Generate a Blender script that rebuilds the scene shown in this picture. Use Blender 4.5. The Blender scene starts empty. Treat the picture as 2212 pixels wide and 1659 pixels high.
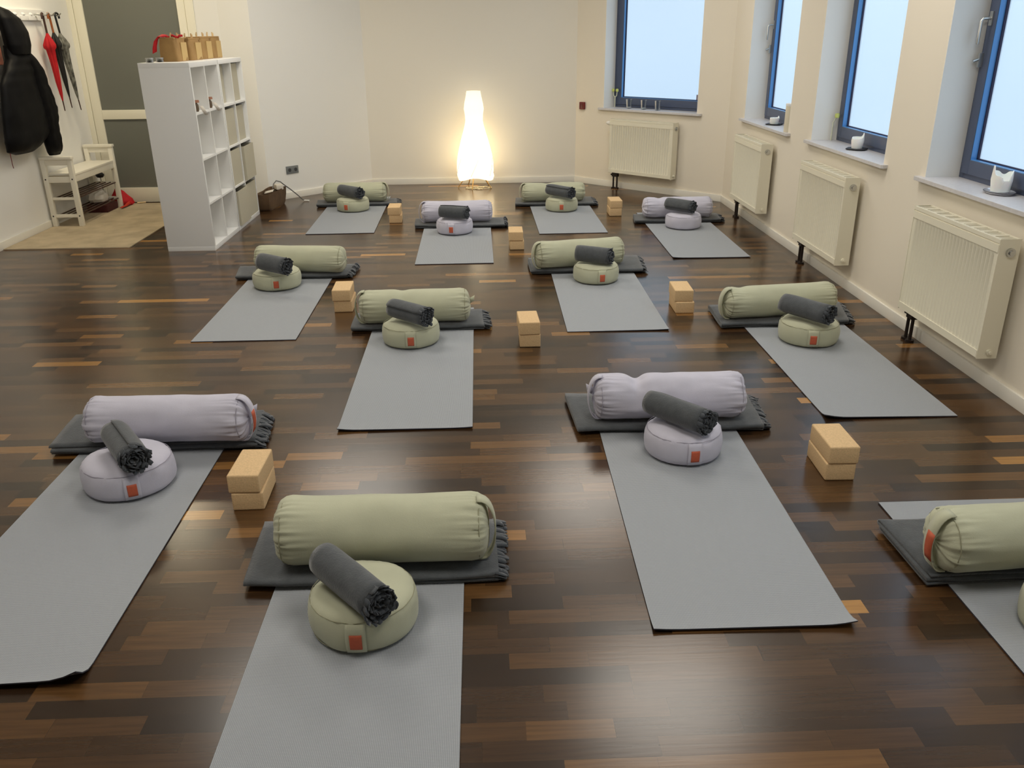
import bpy, bmesh, math, random
from mathutils import Vector, Matrix, noise
C = bpy.context.scene.collection
SC = bpy.context.scene
PI = math.pi

# ------------------------------------------------------------------ camera
cd = bpy.data.cameras.new('camera'); cam = bpy.data.objects.new('camera', cd); C.objects.link(cam)
cd.sensor_width = 36; cd.lens = 36*1839.06/2212; cd.clip_start = 0.02
fw = Vector((0.02985583, 0.92359708, -0.38220029)); rt = Vector((0.99929234, -0.03633193, -0.00973667)); up = Vector((0.02287884, 0.38163913, 0.92402821))
m = Matrix((( rt.x, up.x, -fw.x, 0), (rt.y, up.y, -fw.y, 0), (rt.z, up.z, -fw.z, 1.66423), (0, 0, 0, 1)))
cam.matrix_world = m
SC.camera = cam
# ------------------------------------------------------------------ exposure
SC.view_settings.view_transform = 'Standard'; SC.view_settings.look = 'None'
SC.view_settings.gamma = 1; SC.view_settings.use_curve_mapping = False
SC.view_settings.exposure = 0.12
LAMP_STRENGTH = 7.4
LAMP_COLOR = (1.0, 0.94, 0.84)
NOOK_STRENGTH = 36.0
# ------------------------------------------------------------------ sky outside
w = bpy.data.worlds.new('sky'); SC.world = w; w.use_nodes = True
nt = w.node_tree; nt.nodes.clear()
tc = nt.nodes.new('ShaderNodeTexCoord'); sp = nt.nodes.new('ShaderNodeSeparateXYZ'); rp = nt.nodes.new('ShaderNodeValToRGB')
mr = nt.nodes.new('ShaderNodeMapRange'); mr.inputs[1].default_value = -0.5; mr.inputs[2].default_value = 0.7
bg = nt.nodes.new('ShaderNodeBackground'); wo = nt.nodes.new('ShaderNodeOutputWorld')
nt.links.new(tc.outputs['Generated'], sp.inputs[0]); nt.links.new(sp.outputs[2], mr.inputs[0]); nt.links.new(mr.outputs[0], rp.inputs[0])
nt.links.new(rp.outputs[0], bg.inputs[0]); nt.links.new(bg.outputs[0], wo.inputs[0])
e = rp.color_ramp.elements
e[0].position = 0.0; e[0].color = (0.46, 0.60, 0.80, 1)
e[1].position = 1.0; e[1].color = (1.9, 2.15, 2.4, 1)
x = e.new(0.36); x.color = (0.56, 0.72, 0.90, 1)
x = e.new(0.46); x.color = (0.80, 0.95, 1.08, 1)
bg.inputs[1].default_value = 0.88

# ------------------------------------------------------------------ materials
def lin(c):
    return tuple(((v/255)/12.92 if v/255 <= 0.04045 else ((v/255+0.055)/1.055)**2.4) for v in c)
def mat(name, col, rough=0.6, metal=0.0, bump=0.0, bscale=200.0, var=0.0, vscale=6.0, spec=0.5, sheen=0.0, trans=0.0, emit=None, es=0.0, stretch=None, coord='Object'):
    M = bpy.data.materials.new(name); M.use_nodes = True; t = M.node_tree; b = t.nodes['Principled BSDF']
    L = lin(col); b.inputs['Base Color'].default_value = (*L, 1); b.inputs['Roughness'].default_value = rough
    b.inputs['Metallic'].default_value = metal; b.inputs['Specular IOR Level'].default_value = spec
    b.inputs['Sheen Weight'].default_value = sheen; b.inputs['Transmission Weight'].default_value = trans
    if emit: b.inputs['Emission Color'].default_value = (*emit, 1); b.inputs['Emission Strength'].default_value = es
    tc = t.nodes.new('ShaderNodeTexCoord'); src = tc.outputs[coord]
    if stretch:
        mp = t.nodes.new('ShaderNodeMapping'); mp.inputs['Scale'].default_value = stretch; t.links.new(src, mp.inputs[0]); src = mp.outputs[0]
    if var:
        n = t.nodes.new('ShaderNodeTexNoise'); n.inputs['Scale'].default_value = vscale; n.inputs['Detail'].default_value = 5
        t.links.new(src, n.inputs['Vector'])
        r = t.nodes.new('ShaderNodeValToRGB'); r.color_ramp.elements[0].position = 0.3; r.color_ramp.elements[1].position = 0.7
        r.color_ramp.elements[0].color = (*[v*(1-var) for v in L], 1); r.color_ramp.elements[1].color = (*[min(1, v*(1+var)) for v in L], 1)
        t.links.new(n.outputs['Fac'], r.inputs[0]); t.links.new(r.outputs[0], b.inputs['Base Color'])
    if bump:
        n = t.nodes.new('ShaderNodeTexNoise'); n.inputs['Scale'].default_value = bscale; n.inputs['Detail'].default_value = 3
        t.links.new(src, n.inputs['Vector']); bp = t.nodes.new('ShaderNodeBump'); bp.inputs['Strength'].default_value = bump; bp.inputs['Distance'].default_value = 0.002
        t.links.new(n.outputs['Fac'], bp.inputs['Height']); t.links.new(bp.outputs[0], b.inputs['Normal'])
    return M
WALLW = mat('white_wall_paint', (238, 237, 232), 0.9, bump=0.12, bscale=120, spec=0.2)
WALLC = mat('cream_wall_paint', (234, 226, 210), 0.9, bump=0.12, bscale=120, spec=0.2)
WALL = mat('wall_paint', (236, 231, 219), 0.9, bump=0.12, bscale=120, spec=0.2)
CEIL = mat('ceiling_paint', (238, 236, 230), 0.95, spec=0.1)
REVEAL = WALL
TRIM = mat('skirting_paint', (235, 232, 222), 0.45)
WHITE = mat('white_lacquer', (236, 236, 234), 0.4)
CREAMDOOR = mat('door_paint', (238, 234, 216), 0.4)
BENCH = mat('bench_paint', (240, 236, 222), 0.35)
RADI = mat('radiator_enamel', (232, 227, 207), 0.35)
SILL = mat('sill_stone', (205, 203, 205), 0.35, var=0.06, vscale=60)
FRAME = mat('window_frame_paint', (74, 84, 108), 0.4)
SASHIN = mat('window_rebate_blue', (84, 142, 204), 0.18)
GASKET = mat('gasket_rubber', (38, 34, 62), 0.6)
METAL = mat('brushed_metal', (190, 190, 186), 0.3, metal=0.9)
DARKMET = mat('dark_pipe_metal', (46, 36, 32), 0.45, metal=0.4)
SAGE = mat('sage_cotton', (186, 187, 162), 0.9, bump=0.35, bscale=420, var=0.05, vscale=9, spec=0.15, sheen=0.2)
LILAC = mat('lilac_grey_cotton', (198, 196, 210), 0.9, bump=0.35, bscale=420, var=0.05, vscale=9, spec=0.15, sheen=0.2)
CHAR = mat('charcoal_fleece', (82, 85, 88), 0.98, bump=0.8, bscale=160, var=0.12, vscale=30, spec=0.05, sheen=0.35)
CHARD = mat('charcoal_fleece_fringe', (70, 74, 79), 0.98, bump=0.6, bscale=160, spec=0.05, sheen=0.3)
TAG = mat('terracotta_tag', (190, 90, 60), 0.6, var=0.06, vscale=90)
SEAM = mat('seam_thread', (150, 148, 122), 0.9)
SEAML = mat('seam_thread_lilac', (156, 152, 166), 0.9)
CORK = mat('cork', (218, 186, 142), 0.85, bump=0.5, bscale=220, var=0.10, vscale=170, spec=0.2)
KRAFT = mat('kraft_paper', (156, 122, 72), 0.75, bump=0.3, bscale=60, var=0.08, vscale=14)
KRAFTL = mat('kraft_paper_light', (196, 166, 110), 0.75, bump=0.2, bscale=60)
PEG = mat('peg_wood', (214, 190, 146), 0.7)
BOXF = mat('beige_box_board', (190, 184, 164), 0.85, bump=0.15, bscale=200)
BOXIN = mat('box_painted_shade', (60, 54, 44), 0.9)
RUG = mat('rug_weave', (184, 169, 144), 0.98, bump=1.0, bscale=150, var=0.16, vscale=5, spec=0.05)
BLACKJ = mat('black_jacket_cloth', (15, 15, 17), 0.5, var=0.2, vscale=20, spec=0.1)
BLACK = mat('black_plastic', (18, 18, 20), 0.35)
RED = mat('red_cloth', (186, 14, 26), 0.75, var=0.15, vscale=15)
DKRED = mat('dark_red_board', (72, 22, 22), 0.7)
BROWNW = mat('brown_handle_wood', (64, 40, 30), 0.4)
ORANGEW = mat('orange_brown_handle', (150, 82, 34), 0.4)
UMBG = mat('grey_patterned_umbrella_cloth', (112, 112, 104), 0.7, var=0.85, vscale=22)
UMBK = mat('black_umbrella_cloth', (16, 15, 15), 0.6)
WAX = mat('white_wax', (240, 240, 236), 0.4)
WAX.node_tree.nodes['Principled BSDF'].inputs['Subsurface Weight'].default_value = 0.2
TRAYK = mat('black_tray', (34, 35, 38), 0.45)
TRAYM = mat('polished_tray', (216, 217, 222), 0.25, metal=0.6)
SOCK = mat('grey_socket_plastic', (118, 122, 122), 0.4)
SOCKD = mat('dark_socket_well', (58, 60, 62), 0.5)
REDBOX = mat('dark_red_switch', (112, 26, 26), 0.4)
FELT = mat('brown_felt', (94, 72, 50), 0.9, bump=0.6, bscale=80, var=0.18, vscale=10)
BRASS = mat('brass_leg', (190, 150, 86), 0.35, metal=0.8)
CABLE = mat('pale_cable', (206, 196, 160), 0.5)
GREYC = mat('grey_cable', (110, 110, 108), 0.5)
WPLAST = mat('white_plastic', (232, 232, 228), 0.4)
PAPERW = mat('white_paper', (222, 214, 200), 0.8)
YGRN = mat('yellow_green_tip', (206, 214, 120), 0.5)
PALE = mat('pale_stick', (214, 214, 190), 0.5)
SCARF = mat('striped_scarf', (112, 62, 44), 0.9, var=0.7, vscale=22)
BAGPL = mat('clear_crinkled_plastic', (210, 205, 196), 0.25, spec=0.6)

def make_floor_mat():
    M = bpy.data.materials.new('parquet'); M.use_nodes = True; t = M.node_tree; N = t.nodes; Lk = t.links; b = N['Principled BSDF']
    tc = N.new('ShaderNodeTexCoord'); s = N.new('ShaderNodeSeparateXYZ'); Lk.new(tc.outputs['Object'], s.inputs[0])
    def mth(op, a, bb=None):
        n = N.new('ShaderNodeMath'); n.operation = op
        for i, v in enumerate((a, bb)):
            if v is None: continue
            if isinstance(v, (int, float)): n.inputs[i].default_value = v
            else: Lk.new(v, n.inputs[i])
        return n.outputs[0]
    row = mth('FLOOR', mth('DIVIDE', s.outputs[1], 0.066))
    wn = N.new('ShaderNodeTexWhiteNoise'); wn.noise_dimensions = '1D'; Lk.new(row, wn.inputs['W'])
    off = mth('MULTIPLY', wn.outputs['Value'], 7.0)
    xx = mth('DIVIDE', mth('ADD', s.outputs[0], off), 0.37)
    # uneven board lengths: warp x with a slow sine per row
    warp = mth('MULTIPLY', mth('SINE', mth('ADD', mth('MULTIPLY', xx, 2.1), mth('MULTIPLY', row, 1.7))), 0.32)
    xw = mth('ADD', xx, warp)
    col = mth('FLOOR', xw)
    cv = N.new('ShaderNodeCombineXYZ'); Lk.new(col, cv.inputs[0]); Lk.new(row, cv.inputs[1])
    wn2 = N.new('ShaderNodeTexWhiteNoise'); wn2.noise_dimensions = '2D'; Lk.new(cv.outputs[0], wn2.inputs['Vector'])
    rp = N.new('ShaderNodeValToRGB'); el = rp.color_ramp.elements
    el[0].position = 0; el[0].color = (*lin((40, 27, 17)), 1); el[1].position = 1; el[1].color = (*lin((170, 124, 64)), 1)
    for ps, c in ((0.2, (53, 36, 21)), (0.5, (70, 48, 28)), (0.85, (86, 60, 34)), (0.95, (106, 75, 42)), (0.98, (134, 95, 50))):
        k = el.new(ps); k.color = (*lin(c), 1)
    Lk.new(wn2.outputs['Value'], rp.inputs[0])
    # grain
    mp = N.new('ShaderNodeMapping'); mp.inputs['Scale'].default_value = (2.2, 38, 1); Lk.new(tc.outputs['Object'], mp.inputs[0])
    gn = N.new('ShaderNodeTexNoise'); gn.inputs['Scale'].default_value = 2.5; gn.inputs['Detail'].default_value = 6
    vadd = N.new('ShaderNodeVectorMath'); vadd.operation = 'ADD'; Lk.new(mp.outputs[0], vadd.inputs[0])
    c3 = N.new('ShaderNodeCombineXYZ'); Lk.new(mth('MULTIPLY', wn2.outputs['Value'], 50), c3.inputs[0]); Lk.new(mth('MULTIPLY', wn2.outputs['Value'], 31), c3.inputs[2])
    Lk.new(c3.outputs[0], vadd.inputs[1]); Lk.new(vadd.outputs[0], gn.inputs['Vector'])
    gm = N.new('ShaderNodeMapRange'); gm.inputs[1].default_value = 0.3; gm.inputs[2].default_value = 0.7; gm.inputs[3].default_value = 0.8; gm.inputs[4].default_value = 1.2
    Lk.new(gn.outputs['Fac'], gm.inputs[0])
    mul = N.new('ShaderNodeVectorMath'); mul.operation = 'SCALE'; Lk.new(rp.outputs[0], mul.inputs[0]); Lk.new(gm.outputs[0], mul.inputs['Scale'])
    # joints
    fy = mth('FRACT', mth('DIVIDE', s.outputs[1], 0.066)); fx = mth('FRACT', xw)
    jy = mth('LESS_THAN', fy, 0.018); jx = mth('LESS_THAN', fx, 0.004); j = mth('MAXIMUM', jy, jx)
    jf = mth('SUBTRACT', 1.0, mth('MULTIPLY', j, 0.35))
    mul2 = N.new('ShaderNodeVectorMath'); mul2.operation = 'SCALE'; Lk.new(mul.outputs[0], mul2.inputs[0]); Lk.new(jf, mul2.inputs['Scale'])
    Lk.new(mul2.outputs[0], b.inputs['Base Color'])
    b.inputs['Roughness'].default_value = 0.3; b.inputs['Specular IOR Level'].default_value = 0.65
    rn = N.new('ShaderNodeTexNoise'); rn.inputs['Scale'].default_value = 1.3; rn.inputs['Detail'].default_value = 4; Lk.new(tc.outputs['Object'], rn.inputs['Vector'])
    rm = N.new('ShaderNodeMapRange'); rm.inputs[3].default_value = 0.19; rm.inputs[4].default_value = 0.28; Lk.new(rn.outputs['Fac'], rm.inputs[0]); Lk.new(rm.outputs[0], b.inputs['Roughness'])
    bp = N.new('ShaderNodeBump'); bp.inputs['Strength'].default_value = 0.06; bp.inputs['Distance'].default_value = 0.002
    Lk.new(gn.outputs['Fac'], bp.inputs['Height']); Lk.new(bp.outputs[0], b.inputs['Normal'])
    return M
PARQUET = make_floor_mat()

def make_mat_mat():
    M = mat('yoga_mat_foam', (150, 153, 157), 0.85, spec=0.25); t = M.node_tree; N = t.nodes; Lk = t.links; b = N['Principled BSDF']
    tc = N.new('ShaderNodeTexCoord'); mp = N.new('ShaderNodeMapping'); mp.inputs['Scale'].default_value = (1, 1, 0.0001); Lk.new(tc.outputs['Object'], mp.inputs[0])
    outs = []
    for ax, d in (('X', 'X'), ('Y', 'Y')):
        wv = N.new('ShaderNodeTexWave'); wv.bands_direction = d; wv.inputs['Scale'].default_value = 68; wv.inputs['Distortion'].default_value = 0.6; wv.inputs['Detail'].default_value = 1; wv.inputs['Detail Scale'].default_value = 8
        Lk.new(mp.outputs[0], wv.inputs['Vector']); outs.append(wv.outputs['Fac'])
    mm = N.new('ShaderNodeMath'); mm.operation = 'MULTIPLY'; Lk.new(outs[0], mm.inputs[0]); Lk.new(outs[1], mm.inputs[1])
    r = N.new('ShaderNodeValToRGB'); r.color_ramp.elements[0].color = (*lin((142, 146, 151)), 1); r.color_ramp.elements[1].color = (*lin((180, 184, 189)), 1)
    r.color_ramp.elements[1].position = 0.6
    Lk.new(mm.outputs[0], r.inputs[0]); Lk.new(r.outputs[0], b.inputs['Base Color'])
    bp = N.new('ShaderNodeBump'); bp.inputs['Strength'].default_value = 0.4; bp.inputs['Distance'].default_value = 0.0015
    Lk.new(mm.outputs[0], bp.inputs['Height']); Lk.new(bp.outputs[0], b.inputs['Normal'])
    return M
MATM = make_mat_mat()
MATU = mat('yoga_mat_underside', (62, 62, 72), 0.9)

def make_pane():
    M = bpy.data.materials.new('frosted_pane'); M.use_nodes = True; t = M.node_tree; N = t.nodes; N.clear()
    o = N.new('ShaderNodeOutputMaterial'); tl = N.new('ShaderNodeBsdfTranslucent'); tr = N.new('ShaderNodeBsdfTransparent')
    tl.inputs[0].default_value = (0.92, 0.97, 1, 1); tr.inputs[0].default_value = (0.93, 0.97, 1, 1)
    mx = N.new('ShaderNodeMixShader'); mx.inputs[0].default_value = 0.6
    t.links.new(tl.outputs[0], mx.inputs[1]); t.links.new(tr.outputs[0], mx.inputs[2])
    gl = N.new('ShaderNodeBsdfGlossy'); gl.inputs['Roughness'].default_value = 0.25; m2 = N.new('ShaderNodeMixShader'); m2.inputs[0].default_value = 0.04
    t.links.new(mx.outputs[0], m2.inputs[1]); t.links.new(gl.outputs[0], m2.inputs[2]); t.links.new(m2.outputs[0], o.inputs[0])
    return M
PANE = make_pane()
DGLASS = mat('dark_frosted_door_glass', (112, 114, 106), 0.5, bump=0.15, bscale=300, spec=0.5)
def make_glass():
    M = bpy.data.materials.new('clear_glass'); M.use_nodes = True; t = M.node_tree; N = t.nodes; N.clear()
    o = N.new('ShaderNodeOutputMaterial'); tr = N.new('ShaderNodeBsdfTransparent'); gl = N.new('ShaderNodeBsdfGlossy'); gl.inputs['Roughness'].default_value = 0.25
    lw = N.new('ShaderNodeLayerWeight'); lw.inputs[0].default_value = 0.62; mx = N.new('ShaderNodeMixShader'); tr.inputs[0].default_value = (0.86, 0.89, 0.91, 1)
    t.links.new(lw.outputs['Facing'], mx.inputs[0]); t.links.new(tr.outputs[0], mx.inputs[1]); t.links.new(gl.outputs[0], mx.inputs[2]); t.links.new(mx.outputs[0], o.inputs[0])
    return M
GLASS = make_glass()
def emis(name, col, s):
    M = bpy.data.materials.new(name); M.use_nodes = True; t = M.node_tree; t.nodes.clear(); o = t.nodes.new('ShaderNodeOutputMaterial'); em = t.nodes.new('ShaderNodeEmission')
    em.inputs[0].default_value = (*col, 1); em.inputs[1].default_value = s; t.links.new(em.outputs[0], o.inputs[0]); return M
def make_shade():
    M = bpy.data.materials.new('lit_paper_shade'); M.use_nodes = True; t = M.node_tree; N = t.nodes; N.clear()
    o = N.new('ShaderNodeOutputMaterial'); tl = N.new('ShaderNodeBsdfTranslucent'); tl.inputs[0].default_value = (0.95, 0.88, 0.7, 1)
    df = N.new('ShaderNodeBsdfDiffuse'); df.inputs[0].default_value = (0.9, 0.86, 0.76, 1)
    mx = N.new('ShaderNodeMixShader'); mx.inputs[0].default_value = 0.35
    em = N.new('ShaderNodeEmission'); em.inputs[0].default_value = (1, 0.93, 0.78, 1); em.inputs[1].default_value = 0.5
    ad = N.new('ShaderNodeAddShader')
    t.links.new(tl.outputs[0], mx.inputs[1]); t.links.new(df.outputs[0], mx.inputs[2]); t.links.new(mx.outputs[0], ad.inputs[0]); t.links.new(em.outputs[0], ad.inputs[1]); t.links.new(ad.outputs[0], o.inputs[0])
    return M
SHADE = make_shade()

# ------------------------------------------------------------------ mesh helpers
class MB:
    def __init__(s): s.v = []; s.f = []; s.mi = []
    def add(s, vs, fs, mi=0):
        o = len(s.v); s.v += [tuple(v) for v in vs]; s.f += [[i+o for i in f] for f in fs]; s.mi += [mi]*len(fs)
    def box(s, x0, x1, y0, y1, z0, z1, T=None, mi=0):
        vs = [Vector((x, y, z)) for z in (z0, z1) for y in (y0, y1) for x in (x0, x1)]
        if T: vs = [T(v) if callable(T) else T @ v for v in vs]
        s.add(vs, [(0, 2, 3, 1), (4, 5, 7, 6), (0, 1, 5, 4), (2, 6, 7, 3), (0, 4, 6, 2), (1, 3, 7, 5)], mi)
    def tube(s, pts, r, n=10, cap=True, mi=0):
        pts = [Vector(p) for p in pts]; rs = r if isinstance(r, (list, tuple)) else [r]*len(pts)
        rings = []; ref = None
        for i, p in enumerate(pts):
            t = (pts[min(i+1, len(pts)-1)] - pts[max(i-1, 0)]).normalized()
            if ref is None: ref = Vector((0, 0, 1)) if abs(t.z) < 0.9 else Vector((1, 0, 0))
            a = t.cross(ref).normalized(); b = a.cross(t).normalized(); ref = b
            rings.append([p + (a*math.cos(2*PI*k/n) + b*math.sin(2*PI*k/n))*rs[i] for k in range(n)])
        vs = [v for R in rings for v in R]; fs = []
        for i in range(len(rings)-1):
            for k in range(n):
                fs.append((i*n+k, i*n+(k+1) % n, (i+1)*n+(k+1) % n, (i+1)*n+k))
        if cap: fs.append(tuple(range(n))[::-1]); fs.append(tuple((len(rings)-1)*n+k for k in range(n)))
        s.add(vs, fs, mi)
    def lathe(s, prof, n=32, fn=None, c=(0, 0, 0), mi=0, cap=False):
        vs = []
        for i, (r, z) in enumerate(prof):
            for k in range(n):
                a = 2*PI*k/n; v = Vector((c[0]+r*math.cos(a), c[1]+r*math.sin(a), c[2]+z)); vs.append(fn(v, a, i) if fn else v)
        fs = [(i*n+k, i*n+(k+1) % n, (i+1)*n+(k+1) % n, (i+1)*n+k) for i in range(len(prof)-1) for k in range(n)]
        if cap: fs.append(tuple(range(n))[::-1]); fs.append(tuple((len(prof)-1)*n+k for k in range(n)))
        s.add(vs, fs, mi)
    def grid(s, fn, nu, nv, mi=0, closed=False):
        vs = [fn(i/nu, j/nv) for j in range(nv+1) for i in range(nu+1)]
        fs = [(j*(nu+1)+i, j*(nu+1)+i+1, (j+1)*(nu+1)+i+1, (j+1)*(nu+1)+i) for j in range(nv) for i in range(nu)]
        s.add(vs, fs, mi)
    def prism(s, poly, z0, z1, T=None, mi=0):
        n = len(poly); vs = [Vector((p[0], p[1], z)) for z in (z0, z1) for p in poly]
        if T: vs = [T(v) for v in vs]
        s.add(vs, [tuple(range(n))[::-1], tuple(range(n, 2*n))] + [(k, (k+1) % n, (k+1) % n+n, k+n) for k in range(n)], mi)
    def build(s, name, mats, parent=None, smooth=True, bevel=0.0, bseg=2, solid=0.0, subs=0, weld=False, angle=40):
        me = bpy.data.meshes.new(name); me.from_pydata(s.v, [], s.f)
        mats = mats if isinstance(mats, (list, tuple)) else [mats]
        for q in mats: me.materials.append(q)
        me.polygons.foreach_set('material_index', s.mi)
        bm = bmesh.new(); bm.from_mesh(me)
        if weld: bmesh.ops.remove_doubles(bm, verts=bm.verts, dist=1e-5)
        bmesh.ops.recalc_face_normals(bm, faces=bm.faces)
        if bevel: bmesh.ops.bevel(bm, geom=list(bm.edges), offset=bevel, segments=bseg, profile=0.6, affect='EDGES', clamp_overlap=True)
        if smooth:
            for f in bm.faces: f.smooth = True
            for ed in bm.edges:
                if len(ed.link_faces) == 2 and ed.calc_face_angle(0) > math.radians(angle): ed.smooth = False
        bm.to_mesh(me); bm.free()
        o = bpy.data.objects.new(name, me); C.objects.link(o)
        if solid:
            md = o.modifiers.new('solid', 'SOLIDIFY'); md.thickness = solid; md.offset = 0
        if subs:
            md = o.modifiers.new('sub', 'SUBSURF'); md.levels = subs; md.render_levels = subs
        if parent: o.parent = parent
        return o
def recalc_outward(): pass
def thing(name, label, cat, loc=(0, 0, 0), rz=0.0, group=None):
    o = bpy.data.objects.new(name, None); C.objects.link(o); o.location = loc; o.rotation_euler = (0, 0, rz); o.empty_display_size = 0.05
    o['label'] = label; o['category'] = cat
    if group: o['group'] = group
    return o
def tag(o, label, cat, group=None):
    o['label'] = label; o['category'] = cat
    if group: o['group'] = group
    return o
def struct(o): o['kind'] = 'structure'; return o
def bx(name, m, parent, x0, x1, y0, y1, z0, z1, bevel=0.0, T=None):
    b = MB(); b.box(x0, x1, y0, y1, z0, z1, T); return b.build(name, m, parent, bevel=bevel)
def dup(root, loc, rz, label, group=None):
    r = root.copy(); C.objects.link(r); r.location = loc; r.rotation_euler = (0, 0, rz); r['label'] = label
    if group: r['group'] = group
    for ch in list(root.children):
        c = ch.copy(); C.objects.link(c); c.parent = r
        for g in list(ch.children):
            d = g.copy(); C.objects.link(d); d.parent = c
    return r
class WF:  # wall frame: s along the wall, d outward, z up
    def __init__(s, A, B):
        s.A = Vector((A[0], A[1], 0)); d = Vector((B[0]-A[0], B[1]-A[1], 0)); s.len = d.length; s.u = d.normalized(); s.n = Vector((-s.u.y, s.u.x, 0))
    def __call__(s, v): return s.A + s.u*v[0] + s.n*v[1] + Vector((0, 0, v[2]))
    def rz(s): return math.atan2(s.u.y, s.u.x)

# ------------------------------------------------------------------ room shell
H = 3.0
fl = MB(); fl.box(-4.4, 2.9, -2.8, 10.7, -0.1, 0); struct(fl.build('floor', PARQUET, smooth=False))
ce = MB(); ce.box(-4.4, 2.9, -2.8, 10.7, H, H+0.1); struct(ce.build('ceiling', CEIL, smooth=False))
# frames with outward normal = left of direction
WR = WF((2.5, -2.5), (2.5, 8.88)); WR.n = Vector((1, 0, 0))
WA = WF((1.11, 10.31), (2.5, 8.88)); WA.n = Vector((0.7171, 0.6970, 0)).normalized()
WB = WF((-1.30, 10.31), (1.11, 10.31)); WB.n = Vector((0, 1, 0))
WL = WF((-1.30, 10.31), (-2.28, 9.32)); WL.n = Vector((-0.7107, 0.7035, 0)).normalized()
WJ = WF((-2.28, 9.32), (-2.60, 9.39)); WJ.n = Vector((0.2137, 0.9769, 0)).normalized()
WD = WF((-4.07, 9.39), (-2.60, 9.39)); WD.n = Vector((0, 1, 0))
WW = WF((-4.07, -2.5), (-4.07, 9.39)); WW.n = Vector((-1, 0, 0))
WF_ = WF((-4.07, -2.5), (2.5, -2.5)); WF_.n = Vector((0, -1, 0))
TH = 0.26
def wall(name, F, holes=(), s0=0.0, s1=None, th=TH, m=None):
    s1 = F.len if s1 is None else s1
    b = MB(); cur = s0
    for (a, c, z0, z1) in sorted(holes):
        b.box(cur, a, 0, th, 0, H, F)
        if z0 > 0: b.box(a, c, 0, th, 0, z0, F)
        b.box(a, c, 0, th, z1, H, F); cur = c
    b.box(cur, s1, 0, th, 0, H, F)
    return struct(b.build(name, m or WALL, smooth=False))
WZ0, WZ1 = 0.862, 2.42
rwin = [(-0.0, 1.25), (1.78, 3.03), (3.54, 4.80), (5.33, 6.585), (7.10, 8.34)]
wall('wall_right', WR, [(a+2.5, c+2.5, WZ0, WZ1) for a, c in rwin], s1=WR.len+0.05, m=WALLC)
wall('wall_back_right', WA, [(0.40, 1.625, 0.842, WZ1)], s0=-0.0, s1=WA.len, m=WALLC)
wall('wall_back', WB, s0=-0.1, s1=WB.len+0.1)
wall('wall_back_left', WL, s0=0.0, s1=WL.len, m=WALLW)
wall('wall_nook_side', WJ, m=WALLW)
wall('wall_nook_back', WD, [(0.0, 1.237, 0.0, 2.36)], s0=-0.1, m=WALLW)
wall('wall_left', WW, s1=WW.len+0.2, m=WALLW)
wall('wall_front', WF_, s0=-0.2, s1=WF_.len+0.2)
def base(name, F, s0, s1, h=0.068):
    b = MB(); b.box(s0, s1, -0.015, 0, 0, h, F); struct(b.build(name, TRIM, bevel=0.002))
base('baseboard_right', WR, 0, WR.len); base('baseboard_back_right', WA, 0, WA.len); base('baseboard_back', WB, 0, WB.len)
base('baseboard_back_left', WL, 0, WL.len); base('baseboard_nook', WJ, 0, WJ.len); base('baseboard_left', WW, 0, WW.len-0.03)
base('baseboard_nook_back', WD, 1.24, WD.len); base('baseboard_front', WF_, 0, WF_.len)

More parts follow.
